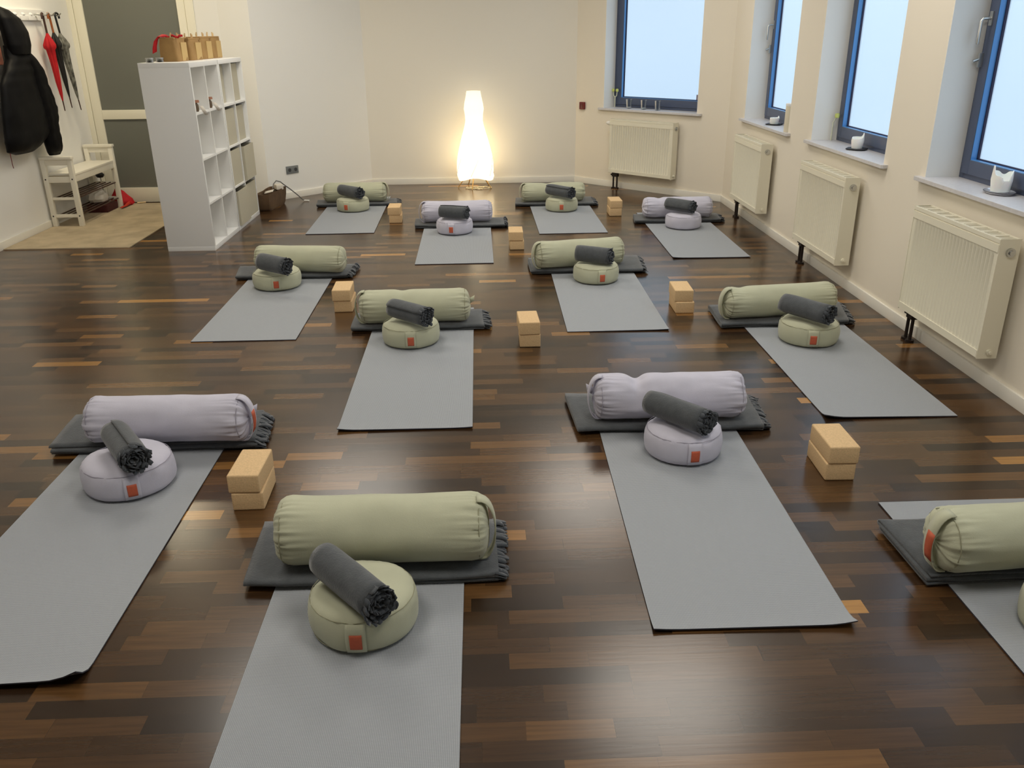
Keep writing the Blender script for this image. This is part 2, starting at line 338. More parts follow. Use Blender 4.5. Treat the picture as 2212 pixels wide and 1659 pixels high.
# ------------------------------------------------------------------ windows
def window(name, F, s0, s1, z0, handle_hi=True, off=None, sill_over=0.04, rd=0.18, handle=True, hz=1.66):
    root = bpy.data.objects.new(name, None); C.objects.link(root); root['kind'] = 'structure'; root.empty_display_size = 0.05
    root.location = F(Vector(((s0+s1)/2, 0, z0)))
    inv = Matrix.Translation(-root.location)
    G = lambda v: inv @ F(v)
    d0, d1 = rd, rd+0.07; fwid = 0.105; a, c, zb, zt = s0, s1, z0+0.022, WZ1
    b = MB(); zi = zb+0.05
    # fixed outer frame
    b.box(a, a+0.045, d0+0.012, d1, zb, zt, G); b.box(c-0.045, c, d0+0.012, d1, zb, zt, G); b.box(a+0.045, c-0.045, d0+0.012, d1, zb, zb+0.045, G); b.box(a+0.045, c-0.045, d0+0.012, d1, zt-0.045, zt, G)
    b.build('outer_frame', FRAME, root, bevel=0.002)
    b = MB(); q = fwid
    b.box(a+0.03, a+q, d0, d1-0.01, zb+0.03, zt-0.03, G); b.box(c-q, c-0.03, d0, d1-0.01, zb+0.03, zt-0.03, G)
    b.box(a+q, c-q, d0, d1-0.01, zb+0.03, zb+q, G); b.box(a+q, c-q, d0, d1-0.01, zt-q, zt-0.03, G)
    b.build('sash', FRAME, root, bevel=0.002)
    b = MB(); e = 0.004   # blue rebate lining
    b.box(a+q, a+q+e, d0+0.003, d0+0.045, zb+q, zt-q, G); b.box(c-q-e, c-q, d0+0.003, d0+0.045, zb+q, zt-q, G)
    b.box(a+q+e, c-q-e, d0+0.003, d0+0.045, zt-q-e, zt-q, G); b.box(a+q+e, c-q-e, d0+0.003, d0+0.045, zb+q, zb+q+e, G)
    b.build('rebate', SASHIN, root)
    b = MB(); g = q+e
    for (u0, u1, w0, w1) in ((a+g, a+g+0.009, zb+g, zt-g), (c-g-0.009, c-g, zb+g, zt-g), (a+g, c-g, zb+g, zb+g+0.006), (a+g, c-g, zt-g-0.006, zt-g)):
        b.box(u0, u1, d0+0.034, d0+0.046, w0, w1, G)
    b.build('gasket', GASKET, root)
    b = MB(); b.box(a+g, c-g, d0+0.048, d0+0.0485, zb+g, zt-g, G); b.build('pane', PANE, root, smooth=False)
    b = MB(); b.box(a, a+0.003, 0.0, d0+0.015, z0+0.021, zt, G); b.box(c-0.003, c, 0.0, d0+0.015, z0+0.021, zt, G); b.box(a+0.003, c-0.003, 0.0, d0+0.015, zt-0.003, zt, G); b.build('reveal_plaster', WALLW, root, smooth=False)
    b = MB()
    sg = 0.06 if sill_over else 0
    P = [(a-sg, -sill_over+0.012), (a-sg+0.012, -sill_over), (c+sg-0.012, -sill_over), (c+sg, -sill_over+0.012), (c+sg, 0), (c, 0), (c, d0+0.02), (a, d0+0.02), (a, 0), (a-sg, 0)]
    b.prism(P, z0, z0+0.022, G); b.build('window_sill', SILL, root, bevel=0.002, smooth=False)
    if handle:
        hs = (c-0.06) if handle_hi else (a+0.06)
        b = MB(); b.box(hs-0.014, hs+0.014, d0-0.008, d0+0.002, hz-0.035, hz+0.035, G)
        b.tube([G(Vector((hs, d0, hz))), G(Vector((hs, d0-0.045, hz))), G(Vector((hs, d0-0.055, hz-0.012))), G(Vector((hs, d0-0.055, hz-0.125)))], 0.008)
        b.build('handle', METAL, root)
        b = MB(); b.box(hs+0.012, hs+0.03, d0-0.022, d0+0.002, hz-0.24, hz-0.17, G); b.tube([G(Vector((hs+0.02, d0-0.02, hz-0.2))), G(Vector((hs+0.02, d0-0.05, hz-0.21)))], 0.008)
        b.build('catch', METAL, root)
    return root
w1 = window('window_1', WA, 0.40, 1.625, 0.842, handle=False)
window('window_2', WR, 9.60, 10.84, WZ0, hz=1.70)
window('window_3', WR, 7.83, 9.085, WZ0, handle=False)
window('window_4', WR, 6.04, 7.30, WZ0, hz=1.705)
window('window_5', WR, 4.28, 5.53, WZ0, handle=False)
window('window_6', WR, 2.50, 3.75, WZ0, handle=False)
b = MB(); b.box(1.46, 1.515, 0.2275, 0.2285, 0.968, 1.03, lambda v: WA(v) - w1.location); b.build('sticker', mat('grey_sticker', (150, 140, 150), 0.7), w1)

# ------------------------------------------------------------------ door in the nook
door = bpy.data.objects.new('door_1', None); C.objects.link(door); door['kind'] = 'structure'; door.location = (-3.45, 9.39, 0)
DG = lambda v: Vector((v[0]+3.45, v[1], v[2]))
b = MB(); zt = 2.36
b.box(-4.07, -4.02, -0.012, 0.06, 0, zt, DG); b.box(-2.918, -2.833, -0.012, 0.06, 0, zt, DG); b.box(-4.02, -2.918, -0.012, 0.06, zt-0.06, zt, DG)
b.build('door_frame', CREAMDOOR, door, bevel=0.003)
b = MB()
b.box(-4.016, -3.925, -0.004, 0.04, 0.004, zt-0.064, DG); b.box(-3.0, -2.922, -0.004, 0.04, 0.004, zt-0.064, DG)
b.box(-3.925, -3.0, -0.004, 0.04, 0.004, 0.158, DG); b.box(-3.925, -3.0, -0.004, 0.04, 0.862, 0.955, DG); b.box(-3.925, -3.0, -0.004, 0.04, zt-0.17, zt-0.064, DG)
b.build('door_leaf', CREAMDOOR, door, bevel=0.003)
b = MB(); b.box(-3.93, -2.995, 0.014, 0.022, 0.86, zt-0.165, DG); b.build('upper_pane', DGLASS, door)
b = MB(); b.box(-3.93, -2.995, 0.014, 0.022, 0.155, 0.865, DG); b.build('lower_pane', DGLASS, door)
b = MB(); b.box(-3.98+1.02-0.03, -3.98+1.02+0.0, -0.012, -0.003, 0.93, 1.1, DG); b.tube([DG((-2.97, -0.01, 1.04)), DG((-2.97, -0.05, 1.04)), DG((-3.09, -0.055, 1.04))], 0.009)
b.build('door_handle', BLACK, door)
b = MB(); b.box(-4.2, -2.7, 0.10, 0.24, 0, 2.5, lambda v: Vector((v[0], v[1]+9.39, v[2]))); struct(b.build('wall_corridor', WALL))

# ------------------------------------------------------------------ ceiling lamps
PANEL = emis('lamp_panel_glow', LAMP_COLOR, LAMP_STRENGTH)
PANELN = emis('nook_lamp_glow', (1.0, 0.86, 0.6), NOOK_STRENGTH)
def ceiling_lamp(x, y, label, m=PANEL, r=0.60):
    t = thing('ceiling_lamp', label, 'lamp', (x, y, H), 0, 'ceiling lamps')
    b = MB(); b.lathe([(r+0.03, 0), (r+0.03, -0.07), (r+0.005, -0.075), (r+0.005, -0.06)], 40); b.build('housing', WPLAST, t)
    b = MB(); b.lathe([(0.001, -0.068), (r, -0.068)], 40); b.build('diffuser', m, t)
for x, y, l in ((1.3, 4.9, 'round ceiling lamp above the middle right mats'), (-1.35, 4.9, 'round ceiling lamp above the middle left mats'), (1.05, 7.9, 'round ceiling lamp above the far right mats'),
             (-1.35, 7.9, 'round ceiling lamp above the far left mats'), (1.05, 1.8, 'round ceiling lamp above the near right mats'), (-1.35, 1.8, 'round ceiling lamp above the near left mats')):
    ceiling_lamp(x, y, l)
ceiling_lamp(-3.3, 8.0, 'round ceiling lamp above the cloakroom bench', PANELN, 0.25)

# ------------------------------------------------------------------ radiators
def radiator(F, s0, s1, label, valve_lo, knob='near', z0=0.185, z1=0.765, dfront=-0.13):
    """s0..s1 along wall; valve_lo True: pipes at the s0 end."""
    c = F(Vector(((s0+s1)/2, 0, 0)))
    t = thing('radiator', label, 'radiator', c)
    G = lambda v: F(v) - c
    b = MB(); d1 = -0.035
    # front panel with vertical ribs
    n = int(round((s1-s0)/0.0333)); prof = []
    m0 = 0.03
    def ribs(ss, dz): return 0
    step = (s1-s0-2*m0)/n; pts = [(s0, dfront), (s0+m0*0.6, dfront)]
    for k in range(n):
        a = s0+m0+k*step; pts += [(a, dfront), (a+step*0.22, dfront+0.011), (a+step*0.5, dfront+0.011), (a+step*0.72, dfront)]
    pts += [(s1-m0, dfront), (s1, dfront)]
    lev = [(z0, 0.0), (z0+0.035, 0.0), (z0+0.052, 1.0), (z1-0.085, 1.0), (z1-0.07, 0.0), (z1-0.02, 0.0)]
    vs = []; N = len(pts)
    for z, k in lev:
        for (s_, d_) in pts: vs.append(G(Vector((s_, dfront + (d_-dfront)*k, z))))
    fs = [(j*N+i, j*N+i+1, (j+1)*N+i+1, (j+1)*N+i) for j in range(len(lev)-1) for i in range(N-1)]
    b.add(vs, fs)
    # rounded top and bottom channels
    for zz in (z1-0.045, z0+0.02):
        b.box(s0+0.002, s1-0.002, dfront-0.004, dfront+0.01, zz-0.018, zz+0.018, G)
    o = b.build('front_panel', RADI, t, angle=50)
    b = MB(); b.box(s0, s1, d1-0.012, d1, z0, z1-0.02, G); b.build('back_panel', RADI, t, bevel=0.003)
    b = MB(); b.box(s0-0.002, s0+0.004, dfront-0.002, d1+0.002, z0-0.004, z1, G); b.build('side_plate', RADI, t)
    b = MB(); b.box(s1-0.004, s1+0.002, dfront-0.002, d1+0.002, z0-0.004, z1, G); b.build('side_plate', RADI, t)
    b = MB(); b.box(s0, s1, dfront-0.003, dfront+0.012, z1-0.02, z1-0.002, G); b.box(s0, s1, d1-0.012, d1+0.003, z1-0.02, z1-0.002, G)
    k = 0; ss = s0+0.006
    while ss < s1-0.03:
        b.box(ss, ss+0.012, dfront+0.012, d1-0.012, z1-0.012, z1-0.004, G)
        ss += 0.024
    nn = 9
    for k in range(1, nn): b.box(s0+(s1-s0)*k/nn-0.016, s0+(s1-s0)*k/nn+0.016, dfront+0.012, d1-0.012, z1-0.010, z1-0.002, G)
    b.build('top_grille', RADI, t)
    # valve stub and thermostat plug on the near end
    e = s0 if knob == 'lo' else s1; sg = -1 if knob == 'lo' else 1
    for (zz, rr) in ((z1-0.062, 0.021), (z0+0.03, 0.014)):
        b = MB(); p = G(Vector((e, (dfront+d1)/2+0.005, zz))); q = G(Vector((e+sg*0.014, (dfront+d1)/2+0.005, zz)))
        b.tube([p, q], rr, 20); b.tube([q, q+(q-p)*0.6], rr*0.55, 16); b.build('valve_cap', METAL if rr > 0.02 else RADI, t)
    # pipes down to the floor
    pe = s0+0.03 if valve_lo else s1-0.03; sgn = 1 if valve_lo else -1
    b = MB()
    dd = -0.072
    b.box(min(pe-0.012*1, pe+sgn*0.062), max(pe-0.0, pe+sgn*0.062), dd-0.018, dd+0.018, z0-0.05, z0-0.006, G)
    for q in (0.0, 0.05):
        s_ = pe+sgn*q; b.tube([G(Vector((s_, dd, z0-0.02))), G(Vector((s_, dd, 0.008)))], 0.0095, 12)
        b.tube([G(Vector((s_, dd, 0.0))), G(Vector((s_, dd, 0.014)))], 0.024, 16)
    b.tube([G(Vector((pe, dd, z0-0.03))), G(Vector((pe-sgn*0.03, dd-0.01, z0-0.03)))], 0.009, 12)
    b.build('supply_pipes', DARKMET, t)
    return t
r1 = radiator(WA, 0.60, 1.43, 'cream ribbed radiator on the angled far wall under the three tea-light glasses', True, knob='hi')
b = MB(); c0 = WA(Vector(((0.60+1.43)/2, 0, 0)))
b.tube([WA(Vector((0.60, -0.09, 0.715)))-c0, WA(Vector((0.575, -0.09, 0.715)))-c0], 0.021, 16)
b.tube([WA(Vector((0.575, -0.09, 0.715)))-c0, WA(Vector((0.55, -0.09, 0.715)))-c0, WA(Vector((0.525, -0.09, 0.715)))-c0], [0.024, 0.022, 0.012], 16); b.build('thermostat_head', WPLAST, r1)
radiator(WR, 2.5+7.33, 2.5+8.14, 'cream radiator nearest the far right corner of the room, under the second window', False, knob='lo')
radiator(WR, 2.5+5.55, 2.5+6.38, 'cream radiator under the window with the candle on a black tray, middle right wall', False, knob='lo')
r4 = radiator(WR, 2.5+3.77, 2.5+4.60, 'large cream ribbed radiator nearest the viewer on the right wall', False, knob='lo')
b = MB(); c4 = WR(Vector((2.5+(3.77+4.60)/2, 0, 0)))
b.tube([WR(Vector((7.10, -0.09, 0.715)))-c4, WR(Vector((7.135, -0.09, 0.715)))-c4], [0.02, 0.016], 14); b.build('thermostat_head', METAL, r4)

# ------------------------------------------------------------------ wall fittings
t = thing('power_socket', 'grey double power socket on the white wall above the brown basket', 'socket', WL(Vector((1.085, 0, 0.30))))
G = lambda v: WL(v) - t.location
b = MB(); b.box(1.009, 1.161, -0.011, 0, 0.262, 0.342, G); b.build('cover_plate', SOCK, t, bevel=0.002)
for s_ in (1.047, 1.123):
    b = MB(); p = G(Vector((s_, -0.012, 0.302))); n_ = -WL.n
    ux = WL.u; uz = Vector((0, 0, 1))
    b.tube([p, p+n_*0.002], 0.029, 24); o = b.build('socket_ring', SOCK, t)
    b = MB(); b.tube([p+n_*0.0012, p+n_*0.003], 0.0195, 24); b.build('socket_well', SOCKD, t)
t = thing('alarm_button', 'small dark red square switch on the wall left of the far window', 'switch', WA(Vector((0.105, 0, 0.873))))
G = lambda v: WA(v) - t.location
b = MB(); b.box(0.07, 0.14, -0.03, 0, 0.833, 0.913, G); b.build('housing', REDBOX, t, bevel=0.006)
b = MB(); b.box(0.083, 0.127, -0.033, -0.029, 0.85, 0.9, G); b.build('cover', mat('darker_red_cover', (96, 22, 24), 0.3), t, bevel=0.001)

# ------------------------------------------------------------------ yoga stations
def fnoise(p, s, seed): return noise.noise(Vector(p)*s + Vector((seed*7.31, seed*3.17, seed*1.73)))
def yoga_mat(x, y0, L, W, ang, label, seed, curl=(0.0, 0.0)):
    """near left corner at (x,y0), long axis +y turned by ang; curl heights of the near-left / near-right corners"""
    rng = random.Random(seed)
    t = MB(); T = 0.0045
    def P(u, v):
        px, py = u*W, v*L
        z = 0.0
        near = max(0, 1-py/0.07)
        z += 0.5*near**2*(curl[0]*(1-u) + curl[1]*u)
        cx0 = max(0, 1-math.hypot(px, py)/0.10); cx1 = max(0, 1-math.hypot(W-px, py)/0.10)
        z += 0.6*curl[0]*cx0**2 + 0.6*curl[1]*cx1**2
        z += 0.0006*(1+fnoise((px, py, 0), 3.0, seed))
        return px, py, z
    nu, nv = 16, 60
    def grid(zo): return [Vector((P(i/nu, j/nv)[0], P(i/nu, j/nv)[1], P(i/nu, j/nv)[2]+zo)) for j in range(nv+1) for i in range(nu+1)]
    top = grid(T); bot = grid(0.0); n = len(top); w_ = nu+1
    F = [(j*w_+i, j*w_+i+1, (j+1)*w_+i+1, (j+1)*w_+i) for j in range(nv) for i in range(nu)]
    t.add(top+bot, F, 0); o_ = len(t.f)
    t.f += [[a+n for a in reversed(f)] for f in F]; t.mi += [1]*len(F)
    edge = [i for i in range(w_)] + [j*w_+nu for j in range(1, nv+1)] + [nv*w_+i for i in range(nu-1, -1, -1)] + [j*w_ for j in range(nv-1, 0, -1)]
    for k in range(len(edge)):
        a, c = edge[k], edge[(k+1) % len(edge)]
        t.f.append([a, a+n, c+n, c]); t.mi.append(1)
    o = t.build('yoga_mat', [MATM, MATU], angle=60)
    o.location = (x, y0, 0.0005); o.rotation_euler = (0, 0, ang)
    tag(o, label, 'yoga mat', 'grey yoga mats laid out on the parquet')
    return o

def blanket(corners, label, seed, layers=3, thick=0.038, fringe='right', curled=False):
    """corners: near-left, far-left, far-right, near-right on the floor"""
    nl, fl_, fr, nr = [Vector((c[0], c[1])) for c in corners]
    cen = (nl+fl_+fr+nr)/4
    rng = random.Random(seed)
    t = thing('folded_blanket', label, 'blanket', (cen.x, cen.y, 0), 0, 'folded charcoal blankets under the bolsters')
    pitch = (thick-0.002)/layers; th = pitch*0.82
    # serpentine path: (v in 0..1 from near to far, z)
    path = []
    for k in range(layers):
        z = 0.0095+th/2+k*pitch
        vs = [0.03, 0.15, 0.35, 0.5, 0.65, 0.85, 0.97]
        if k % 2: vs = vs[::-1]
        v_in = 0.012*k*0.4
        path += [(v, z) for v in vs]
        if k < layers-1:
            end = 1.0 if k % 2 == 0 else 0.0; sg = 1 if end else -1
            for a in (0.25, 0.5, 0.75):
                path.append(((0.985 if end else 0.015) + sg*0.018*math.sin(PI*a), z + pitch*(0.5-0.5*math.cos(PI*a))))
    nu = 26
    def P(u, j):
        v, z = path[j]
        lay = j/len(path)
        a = nl.lerp(nr, u); c = fl_.lerp(fr, u)
        wob = 0.018*fnoise((u*2.2, lay*3, 0), 1.6, seed)
        p = a.lerp(c, v) + Vector((0.0, wob))
        sh = 0.006*math.sin(lay*9+seed)
        zz = z + 0.002*fnoise((u*3, v*3, lay*2), 2.0, seed)*(z/thick)
        return Vector((p.x-cen.x+sh, p.y-cen.y, max(0.0075+th/2, zz)))
    b = MB(); n = len(path)
    vs = [P(i/nu, j) for j in range(n) for i in range(nu+1)]
    b.add(vs, [(j*(nu+1)+i, j*(nu+1)+i+1, (j+1)*(nu+1)+i+1, (j+1)*(nu+1)+i) for j in range(n-1) for i in range(nu)])
    b.build('folded_cloth', CHAR, t, solid=th, angle=180)
    # fringe strips on the short side
    b = MB()
    side = [(nl, fl_, -1)] if fringe == 'left' else [(nr, fr, 1)]
    for A, B, sg in side:
        u = 0.0 if sg < 0 else 1.0
        for k in range(layers):
            cnt = 15
            for q in range(cnt):
                v = (q+0.5)/cnt*0.97+0.015
                z = 0.0105+th/2+k*pitch
                base_ = A.lerp(B, v); dv = (B-A).length/cnt
                ln = rng.uniform(0.035, 0.055)*(1.0 if not curled else 0.8); ang = rng.uniform(-0.25, 0.25); wd = dv*0.49
                dirv = Vector((sg*math.cos(ang), math.sin(ang))); nrm = (B-A).normalized()
                ringz = [0, 0.3, 0.6, 0.85, 1.0]; droop = rng.uniform(0.2, 1.0); curl = rng.uniform(0.3, 1.5)*(3 if curled else 1)
                pts = []
                for r_ in ringz:
                    c = base_ + dirv*(ln*r_-0.006)
                    wdt = wd*(1-0.15*r_)*(0.55 if r_ == 1.0 else 1)
                    zz = z*(1-droop*r_*0.75) + 0.010*curl*math.sin(r_*PI)*0.5*(1 if q % 2 else 0.4)
                    for sd in (-1, 1):
                        pts.append(Vector((c.x-cen.x+nrm.x*wdt*sd, c.y-cen.y+nrm.y*wdt*sd, max(0.003, zz+0.002*sd*(1 if q % 2 else -1)))))
                b.add(pts, [(2*i, 2*i+1, 2*i+3, 2*i+2) for i in range(4)])
    b.build('fringe', CHARD, t, solid=0.003, angle=60)
    return t

def bolster(p0, p1, z, r, m, seam, label, seed, handle=None, dent=0.0, dpos=-0.18, crumple=0.0, tagon=False, tipflap=None):
    a = Vector((p0[0], p0[1], z)); c = Vector((p1[0], p1[1], z)); d = c-a; L = d.length
    t = thing('bolster', label, 'bolster', (*((a+c)/2).xy, z), math.atan2(d.y, d.x), 'bolsters lying across the blankets')
    h = L/2
    prof = [(-h, 0.001), (-h-0.001, r*0.25), (-h+0.002, r*0.5), (-h+0.008, r*0.72), (-h+0.018, r*0.86), (-h+0.034, r*0.95), (-h+0.055, r*0.995)]
    nm = 60
    mid = [(-h+0.055+(2*h-0.11)*k/nm, r) for k in range(1, nm)]
    full = prof + mid + [(-x_, q) for x_, q in prof[::-1]]
    n = 120; vs = []
    for (x_, q) in full:
        de = h-abs(x_)
        for k in range(n):
            th = 2*PI*k/n; cy, cz = math.cos(th), math.sin(th)
            f = 1.0
            rad = q
            # gathers near the ends
            g = math.exp(-max(0, de-0.03)/0.045)*(1 if de > 0.004 else de/0.004)
            ph = fnoise((x_*0.3, 0, seed), 2, seed)*2
            sg_ = 1 if x_ > 0 else -1
            wv = fnoise((cy*5.2, cz*5.2, sg_*3+x_*2.5), 1.0, seed); wv2 = fnoise((cy*9.5, cz*9.5, sg_*5+x_*4), 1.0, seed+4)
            rad += g*(0.016*(min(abs(wv)*2.0, 0.6)-0.38)+0.008*(min(abs(wv2)*2.2, 0.5)-0.3))*(q/r)
            rad += 0.0035*fnoise((x_*6, cy*1.2, cz*1.2), 1.0, seed)*(q/r)
            rad += crumple*fnoise((x_*14, cy*2.5, cz*2.5), 1.0, seed+3)*(q/r)*(0.4+g)
            # dent on the top
            if dent: rad -= dent*math.exp(-((x_-dpos)/0.035)**2)*max(0, cz+0.3)*(q/r)
            yy, zz = rad*cy, rad*cz
            zz = max(zz, -r*0.955)
            # soft sag
            yy *= 1.0 + 0.03*max(0, -cz)
            vs.append(Vector((x_ + 0.006*fnoise((cy*2, cz*2, x_), 1.5, seed+9), yy, zz)))
    b = MB()
    b.add(vs, [(i*n+k, i*n+(k+1) % n, (i+1)*n+(k+1) % n, (i+1)*n+k) for i in range(len(full)-1) for k in range(n)])
    b.build('cover', m, t, angle=180)
    for sg in (-1, 1):
        b = MB(); xx = sg*(h-0.03); b.tube([Vector((xx+0.003*fnoise((k*0.4, 0, 0), 1, seed), (r*0.955)*math.cos(2*PI*k/40), (r*0.94)*math.sin(2*PI*k/40))) for k in range(41)], 0.0016, 6, cap=False)
        b.build('end_seam', seam, t)
    if handle:
        sg = 1 if handle == 'R' else -1
        b = MB(); path = []
        for k in range(17):
            q = k/16; an = PI/2 - PI*q
            path.append((sg*(h-0.036+0.060*math.cos(an)**0.8 if math.cos(an) > 1e-6 else h-0.036), r*1.0*math.sin(an)))
        nrmw = 0.024
        vv = []
        for (xx, zz) in path:
            for yy in (-nrmw, nrmw):
                vv.append(Vector((xx, yy-0.012, max(zz, -r*0.95))))
        b.add(vv, [(2*i, 2*i+1, 2*i+3, 2*i+2) for i in range(16)])
        st = b.build('carry_strap', m, t, solid=0.004, angle=180)
        if tagon:
            b = MB(); vv = []
            for i in range(6, 12):
                xx, zz = path[i]
                for yy in (-nrmw-0.002, 0.012): vv.append(Vector((xx+sg*0.0035, yy-0.012, zz)))
            b.add(vv, [(2*i, 2*i+1, 2*i+3, 2*i+2) for i in range(5)])
            o = b.build('label_tag', TAG, st, solid=0.0015, angle=180); o['label'] = 'terracotta leather tag'
    if tipflap:
        sg = 1 if tipflap == 'R' else -1
        b = MB(); b.add([Vector((sg*(h-0.01), 0.03, r*0.25)), Vector((sg*(h+0.03), 0.035, r*0.45)), Vector((sg*(h+0.025), 0.03, r*0.1)), Vector((sg*(h-0.01), 0.03, -r*0.1))], [(0, 1, 2, 3)])
        b.build('zip_flap', m, t, solid=0.003)
    return t

def cushion(cx, cy, R, m, seam, label, seed, phi=None, h=0.135, base_z=0.0078, roll=None):
    t = thing('meditation_cushion', label, 'cushion', (cx, cy, base_z), 0, 'round meditation cushions on the mats')
    prof = [(0.001, 0.0), (R*0.5, 0.0), (R*0.82, 0.001), (R*0.93, 0.006), (R*0.975, 0.014), (R, 0.03), (R*1.012, 0.05), (R*1.015, 0.066), (R*1.005, 0.085), (R*0.985, 0.100), (R*0.955, 0.112), (R*0.90, 0.122),
            (R*0.82, 0.129), (R*0.7, 0.134), (R*0.55, 0.137), (R*0.4, 0.139), (R*0.25, 0.140), (R*0.1, 0.1405), (0.001, 0.1405)]
    k_ = h/0.1405; prof = [(r_, z_*k_) for r_, z_ in prof]
    def fn(v, a, i):
        r_, z_ = prof[i]
        q = 0.0045*fnoise((math.cos(a)*2.2, math.sin(a)*2.2, z_*12), 1.1, seed)
        q += 0.0022*math.sin(a*34+seed)*math.exp(-((z_-0.112*k_)/0.014)**2)*(0.4+abs(fnoise((a, 0, 0), 1.5, seed)))
        rr = r_+q*(r_/R)
        z = z_ + (0.007*fnoise((v.x*9, v.y*9, 0), 1.0, seed+5) if z_ > 0.1*k_ else 0)
        if roll and z_ > 0.1*k_:
            A, B = roll; A = Vector(A[:2])-Vector((cx, cy)); B = Vector(B[:2])-Vector((cx, cy))
            D = (B-A).normalized(); w_ = Vector((v.x, v.y))-A; dist = abs(w_.x*D.y-w_.y*D.x)
            z -= 0.011*math.exp(-(dist/0.045)**2)
        return Vector((rr*math.cos(a), rr*math.sin(a), z))
    b = MB(); b.lathe(prof, 96, fn); b.build('cover', m, t, angle=180, weld=False)
    for (rr, zz) in ((R*0.957, 0.113*k_), (R*0.965, 0.011)):
        b = MB(); b.tube([Vector((rr*math.cos(2*PI*k/64), rr*math.sin(2*PI*k/64), zz+0.001*math.sin(k*1.7))) for k in range(65)], 0.0011, 6, cap=False); b.build('piping', seam, t)
    if phi is not None:
        def patch(w_, z0, z1, out, nm, mm, par, slices=8):
            b = MB(); vv = []
            zs = [z0+(z1-z0)*k/6 for k in range(7)]
            for zz in zs:
                rr = R*1.015
                for i in range(len(prof)-1):
                    if prof[i][1] <= zz <= prof[i+1][1] and prof[i+1][1] > prof[i][1]:
                        f = (zz-prof[i][1])/(prof[i+1][1]-prof[i][1]); rr = prof[i][0]*(1-f)+prof[i+1][0]*f; break
                for k in range(slices+1):
                    an = phi+(k/slices-0.5)*w_/R; ro = rr+out; vv.append(Vector((ro*math.cos(an), ro*math.sin(an), zz)))
            b.add(vv, [(j*(slices+1)+i, j*(slices+1)+i+1, (j+1)*(slices+1)+i+1, (j+1)*(slices+1)+i) for j in range(6) for i in range(slices)])
            return b.build(nm, mm, par, solid=0.0018, angle=180)
        sp_ = patch(0.058, 0.012, 0.112*k_, 0.0042, 'carry_strap', m, t)
        o = patch(0.034, 0.028, 0.078, 0.0062, 'label_tag', TAG, sp_); o['label'] = 'terracotta leather tag'
    return t

def rolled_blanket(p0, p1, z0, z1, label, seed, R=0.060, flat=1.0):
    """p0 far smooth end, p1 near fringed end"""
    rng = random.Random(seed)
    a = Vector((p0[0], p0[1], z0)); c = Vector((p1[0], p1[1], z1)); d = c-a; L = d.length
    t = thing('rolled_blanket', label, 'blanket', tuple((a+c)/2), 0, 'rolled charcoal blankets on the cushions')
    # local frame: x along axis
    X = d.normalized(); Z = Vector((0, 0, 1)); Y = Z.cross(X).normalized(); Z = X.cross(Y)
    def W(x_, y_, z_): return X*x_+Y*y_+Z*z_
    turns = 4.6; tot = 2*PI*turns; ns = 150; sp = []
    for i in range(ns+1):
        q = i/ns; th = tot*q; rr = 0.008+(R-0.012)*q**0.85
        rr *= 1+0.04*math.sin(th*2+seed)
        sp.append((th+seed, rr))
    nx = 10; b = MB(); vs = []
    for j in range(nx+1):
        x_ = -L/2+L*j/nx
        for (th, rr) in sp:
            e_ = 0
            if j <= 1: rr = rr*(0.93 if j == 0 else 0.985)
            rr2 = rr*(1+0.03*fnoise((x_*8, math.cos(th), math.sin(th)), 1.2, seed))
            push = 0.012*(1-rr/R) if j == 0 else 0
            vs.append(W(x_+push, rr2*math.cos(th), rr2*math.sin(th)))
    w_ = ns+1
    b.add(vs, [(j*w_+i, j*w_+i+1, (j+1)*w_+i+1, (j+1)*w_+i) for j in range(nx) for i in range(ns)])
    b.build('rolled_cloth', CHAR, t, solid=0.0075, angle=180)
    # fringe petals along the spiral edge
    b = MB(); s_acc = 0; last = None; i = 0
    while i < ns:
        th, rr = sp[i]
        step_a = 0.017/max(rr, 0.012)
        ln = rng.uniform(0.014, 0.030)*(0.8 if rr < 0.03 else 1.0); wd = 0.0125*rng.uniform(0.8, 1.15)
        out = rng.uniform(-0.35, 0.75) if rr > R*0.6 else rng.uniform(-0.5, 0.5); tw = rng.uniform(-0.5, 0.5)
        rad = Vector((0, math.cos(th), math.sin(th))); tan = Vector((0, -math.sin(th), math.cos(th)))
        pts = []
        for q in (0, 0.35, 0.7, 0.92, 1.0):
            bend = out*q*q
            base_ = Vector((L/2-0.012+ln*q*math.cos(bend*0.9)+0.010*q, 0, 0)) + rad*(rr+ln*0.9*math.sin(bend)*q*0.9)
            ww = wd*(1.0 if q < 0.9 else (0.85 if q < 1 else 0.45))
            tt = tan*math.cos(tw*q)+Vector((1, 0, 0))*math.sin(tw*q)
            for sd in (-1, 1):
                p = base_+tt*ww*sd+rad*(0.004*(1 if abs(sd) else 0)*q*rng.uniform(-1, 1)); pts.append(W(p.x, p.y, p.z))
        b.add(pts, [(2*k, 2*k+1, 2*k+3, 2*k+2) for k in range(4)])
        adv = max(1, int(round(step_a/(tot/ns)))); i += adv
    b.build('fringe', CHARD, t, solid=0.003, angle=180)
    return t

bw = {'g': (SAGE, SEAM), 'l': (LILAC, SEAML)}
